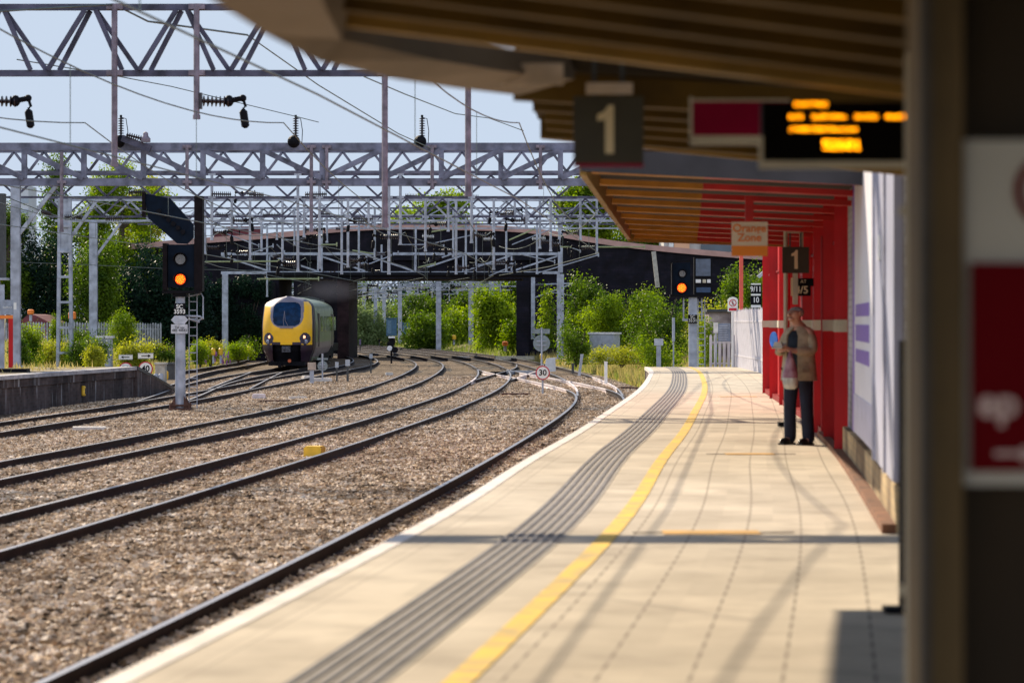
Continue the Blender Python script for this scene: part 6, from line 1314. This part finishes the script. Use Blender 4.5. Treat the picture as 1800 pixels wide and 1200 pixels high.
# trees over the bridge
plant('tree','round tree crown rising over the middle of the bridge','tree',672,832,342,470,260,'bright','tree',60,6000,leaf=.3)
plant('tree','tree rising over the right end of the bridge','tree',985,1105,318,470,250,'bright','tree',61,7000,leaf=.3)
plant('tree','distant tree behind the right end of the bridge','tree',1060,1175,385,470,280,'mid','tree',62,3500,leaf=.3)
# left side
plant('tree','tall pointed conifer between the tapered mast and the plain mast','tree',72,128,258,600,205,'mid','column',70,7000,group=GT,leaf=.2)
plant('tree','big sunlit tree behind the slanting signal arm','tree',130,300,262,610,200,'bright','tree',71,17000,group=GT,leaf=.2,D=6)
plant('tree','green tree leaning over the old fence beside the plain mast','tree',112,215,372,610,186,'mid','bush',72,9000,group=GT,leaf=.17)
plant('tree','dark tree at the left edge behind the station sign','tree',-30,60,350,610,195,'mid','tree',73,8000,group=GT,leaf=.19)
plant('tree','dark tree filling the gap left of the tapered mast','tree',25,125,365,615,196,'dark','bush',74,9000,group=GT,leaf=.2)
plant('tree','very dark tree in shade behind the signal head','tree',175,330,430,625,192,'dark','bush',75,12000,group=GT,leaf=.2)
plant('tree','mid green tree just right of the conifer','tree',205,292,300,520,225,'yellow','tree',76,6000,group=GT,leaf=.2)
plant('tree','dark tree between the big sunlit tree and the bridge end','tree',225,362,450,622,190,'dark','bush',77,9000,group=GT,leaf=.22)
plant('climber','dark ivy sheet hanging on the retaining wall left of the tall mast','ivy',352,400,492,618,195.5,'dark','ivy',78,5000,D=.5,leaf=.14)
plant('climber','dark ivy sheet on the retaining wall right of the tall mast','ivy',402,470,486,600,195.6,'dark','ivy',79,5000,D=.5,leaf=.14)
GS = 'shrubs on the left bank'
for i,(a,b,t_,bt,Y,k,lab) in enumerate(((120,175,560,640,140,'mid','ragged green shrub in front of the old grey fence'),(205,262,592,655,128,'yellow','low yellowish shrub at the right end of the platform wall'),(262,330,598,650,150,'mid','low green shrub directly behind the signal post'),(340,400,596,640,162,'yellow','straggly yellow weeds under the tall left mast'),(415,462,588,628,175,'mid','dark weeds at the foot of the retaining wall by the train'))):
    plant('shrub',lab,'shrub',a,b,t_,bt,Y,k,'bush',190+i,n=2600,group=GS,leaf=.10)
for i,(a,b,t_,bt,Y,k,lab) in enumerate(((28,75,555,648,124,'bright','bright leafy shrub beside the leftmost mast'),(62,125,588,650,128,'yellow','yellowish shrub left of the dark round shrub'),(112,192,585,650,118,'mid','dark round shrub with bright tips behind the platform wall'),(190,246,536,618,150,'bright','upright bright shrub standing alone against the dark trees'),(90,106,552,612,140,'bright','tiny slim sapling left of the tapered mast'),(336,368,590,640,145,'bright','small green shrub just right of the signal ladder'),(20,48,578,650,116,'mid','shrub half behind the station sign'),(392,446,600,632,158,'bright','low green weeds left of the train'),(150,180,600,652,112,'yellow','yellow-tipped shrub left of the small grey cabinet'),(245,300,596,640,150,'yellow','tall yellow grass clump left of the signal post'))):
    plant('shrub',lab,'shrub',a,b,t_,bt,Y,k,'bush' if b-a > 20 else 'column',90+i,n=int(900+(b-a)*(bt-t_)*.55),group=GS,leaf=.085)
mb = MB()
g = random.Random(5)
for px in (378,384,390,330,336): p = at(px,616,150); 
for i in range(34): p = at(random.uniform(352,402),606,152); z = terr(p.x,152); h = random.uniform(.5,1.1); mb.ell((p.x,152+g.random(),z+h),(.035,.035,.13),5,4)
stuff(mb.build('purple_flowers', pm('purple_petals',(.32,.12,.36),.7)), 'spikes of purple flowers in the grass before the dark wall', 'flowers')
# grass blades
def grass(name, label, regions, n, h, mat, seed):
    g = np.random.default_rng(seed); V_ = []
    k = 0
    for (x0,x1,y0,y1,c) in regions:
        x = g.uniform(x0,x1,c); y = g.uniform(y0,y1,c)
        for X, Yy in zip(x, y):
            L, Rr = (T6(Yy)-2.0 if Yy > 108 else lerp(-15.2,T6(108)-2,(Yy-96)/12)), (T0(Yy)+2.3)
            if L < X < Rr: continue
            z = terr(X, Yy)
            if z < -5: continue
            hh = h*g.uniform(.4,1.5); a = g.uniform(0,6.28); wv = .02*Yy/100; dx, dy = math.cos(a)*wv, math.sin(a)*wv; lx, ly = g.normal()*hh*.3, g.normal()*hh*.3
            V_ += [(X-dx,Yy-dy,z-.02),(X+dx,Yy+dy,z-.02),(X+lx,Yy+ly,z+hh)]
    V_ = np.array(V_, np.float32); m = len(V_)//3; me = bpy.data.meshes.new(name); me.vertices.add(m*3); me.vertices.foreach_set('co', V_.ravel()); me.loops.add(m*3); me.loops.foreach_set('vertex_index', np.arange(m*3,dtype=np.int32)); me.polygons.add(m); me.polygons.foreach_set('loop_start', np.arange(0,m*3,3,dtype=np.int32)); me.polygons.foreach_set('loop_total', np.full(m,3,dtype=np.int32)); me.update(); me.validate(); me.materials.append(mat)
    o = bpy.data.objects.new(name, me); S.collection.objects.link(o); stuff(o, label, 'grass')
GY = leafmat('dry_grass', (.22,.19,.06), (.46,.38,.16), .4); GG = leafmat('green_grass', (.12,.17,.03), (.26,.29,.07), .4)
grass('dry_grass', 'dry straw-coloured grass on the banks beside the tracks', [(-30,-13,98,190,48000),(2.5,14,98,150,26000),(1,9,150,200,6000)], 0, .5, GY, 1)
grass('green_grass', 'green grass and weeds mixed through the dry grass', [(-30,-13,100,200,34000),(3.5,16,104,185,14000),(-16,2,215,330,9000)], 0, .45, GG, 2)
g = np.random.default_rng(9); mb = MB()
for i in range(2200):
    y = g.uniform(70,96); x = g.uniform(-21, LP(y)-1.3); hh = g.uniform(.05,.28); a = g.uniform(0,6.28); mb.add([(x-.02*math.cos(a),y-.02*math.sin(a),PT),(x+.02*math.cos(a),y+.02*math.sin(a),PT),(x+g.normal()*.06,y,PT+hh)],[(0,1,2)])
stuff(mb.build('platform_weeds', GY, fix=False), 'thin dry weeds growing on the far left platform', 'weeds')
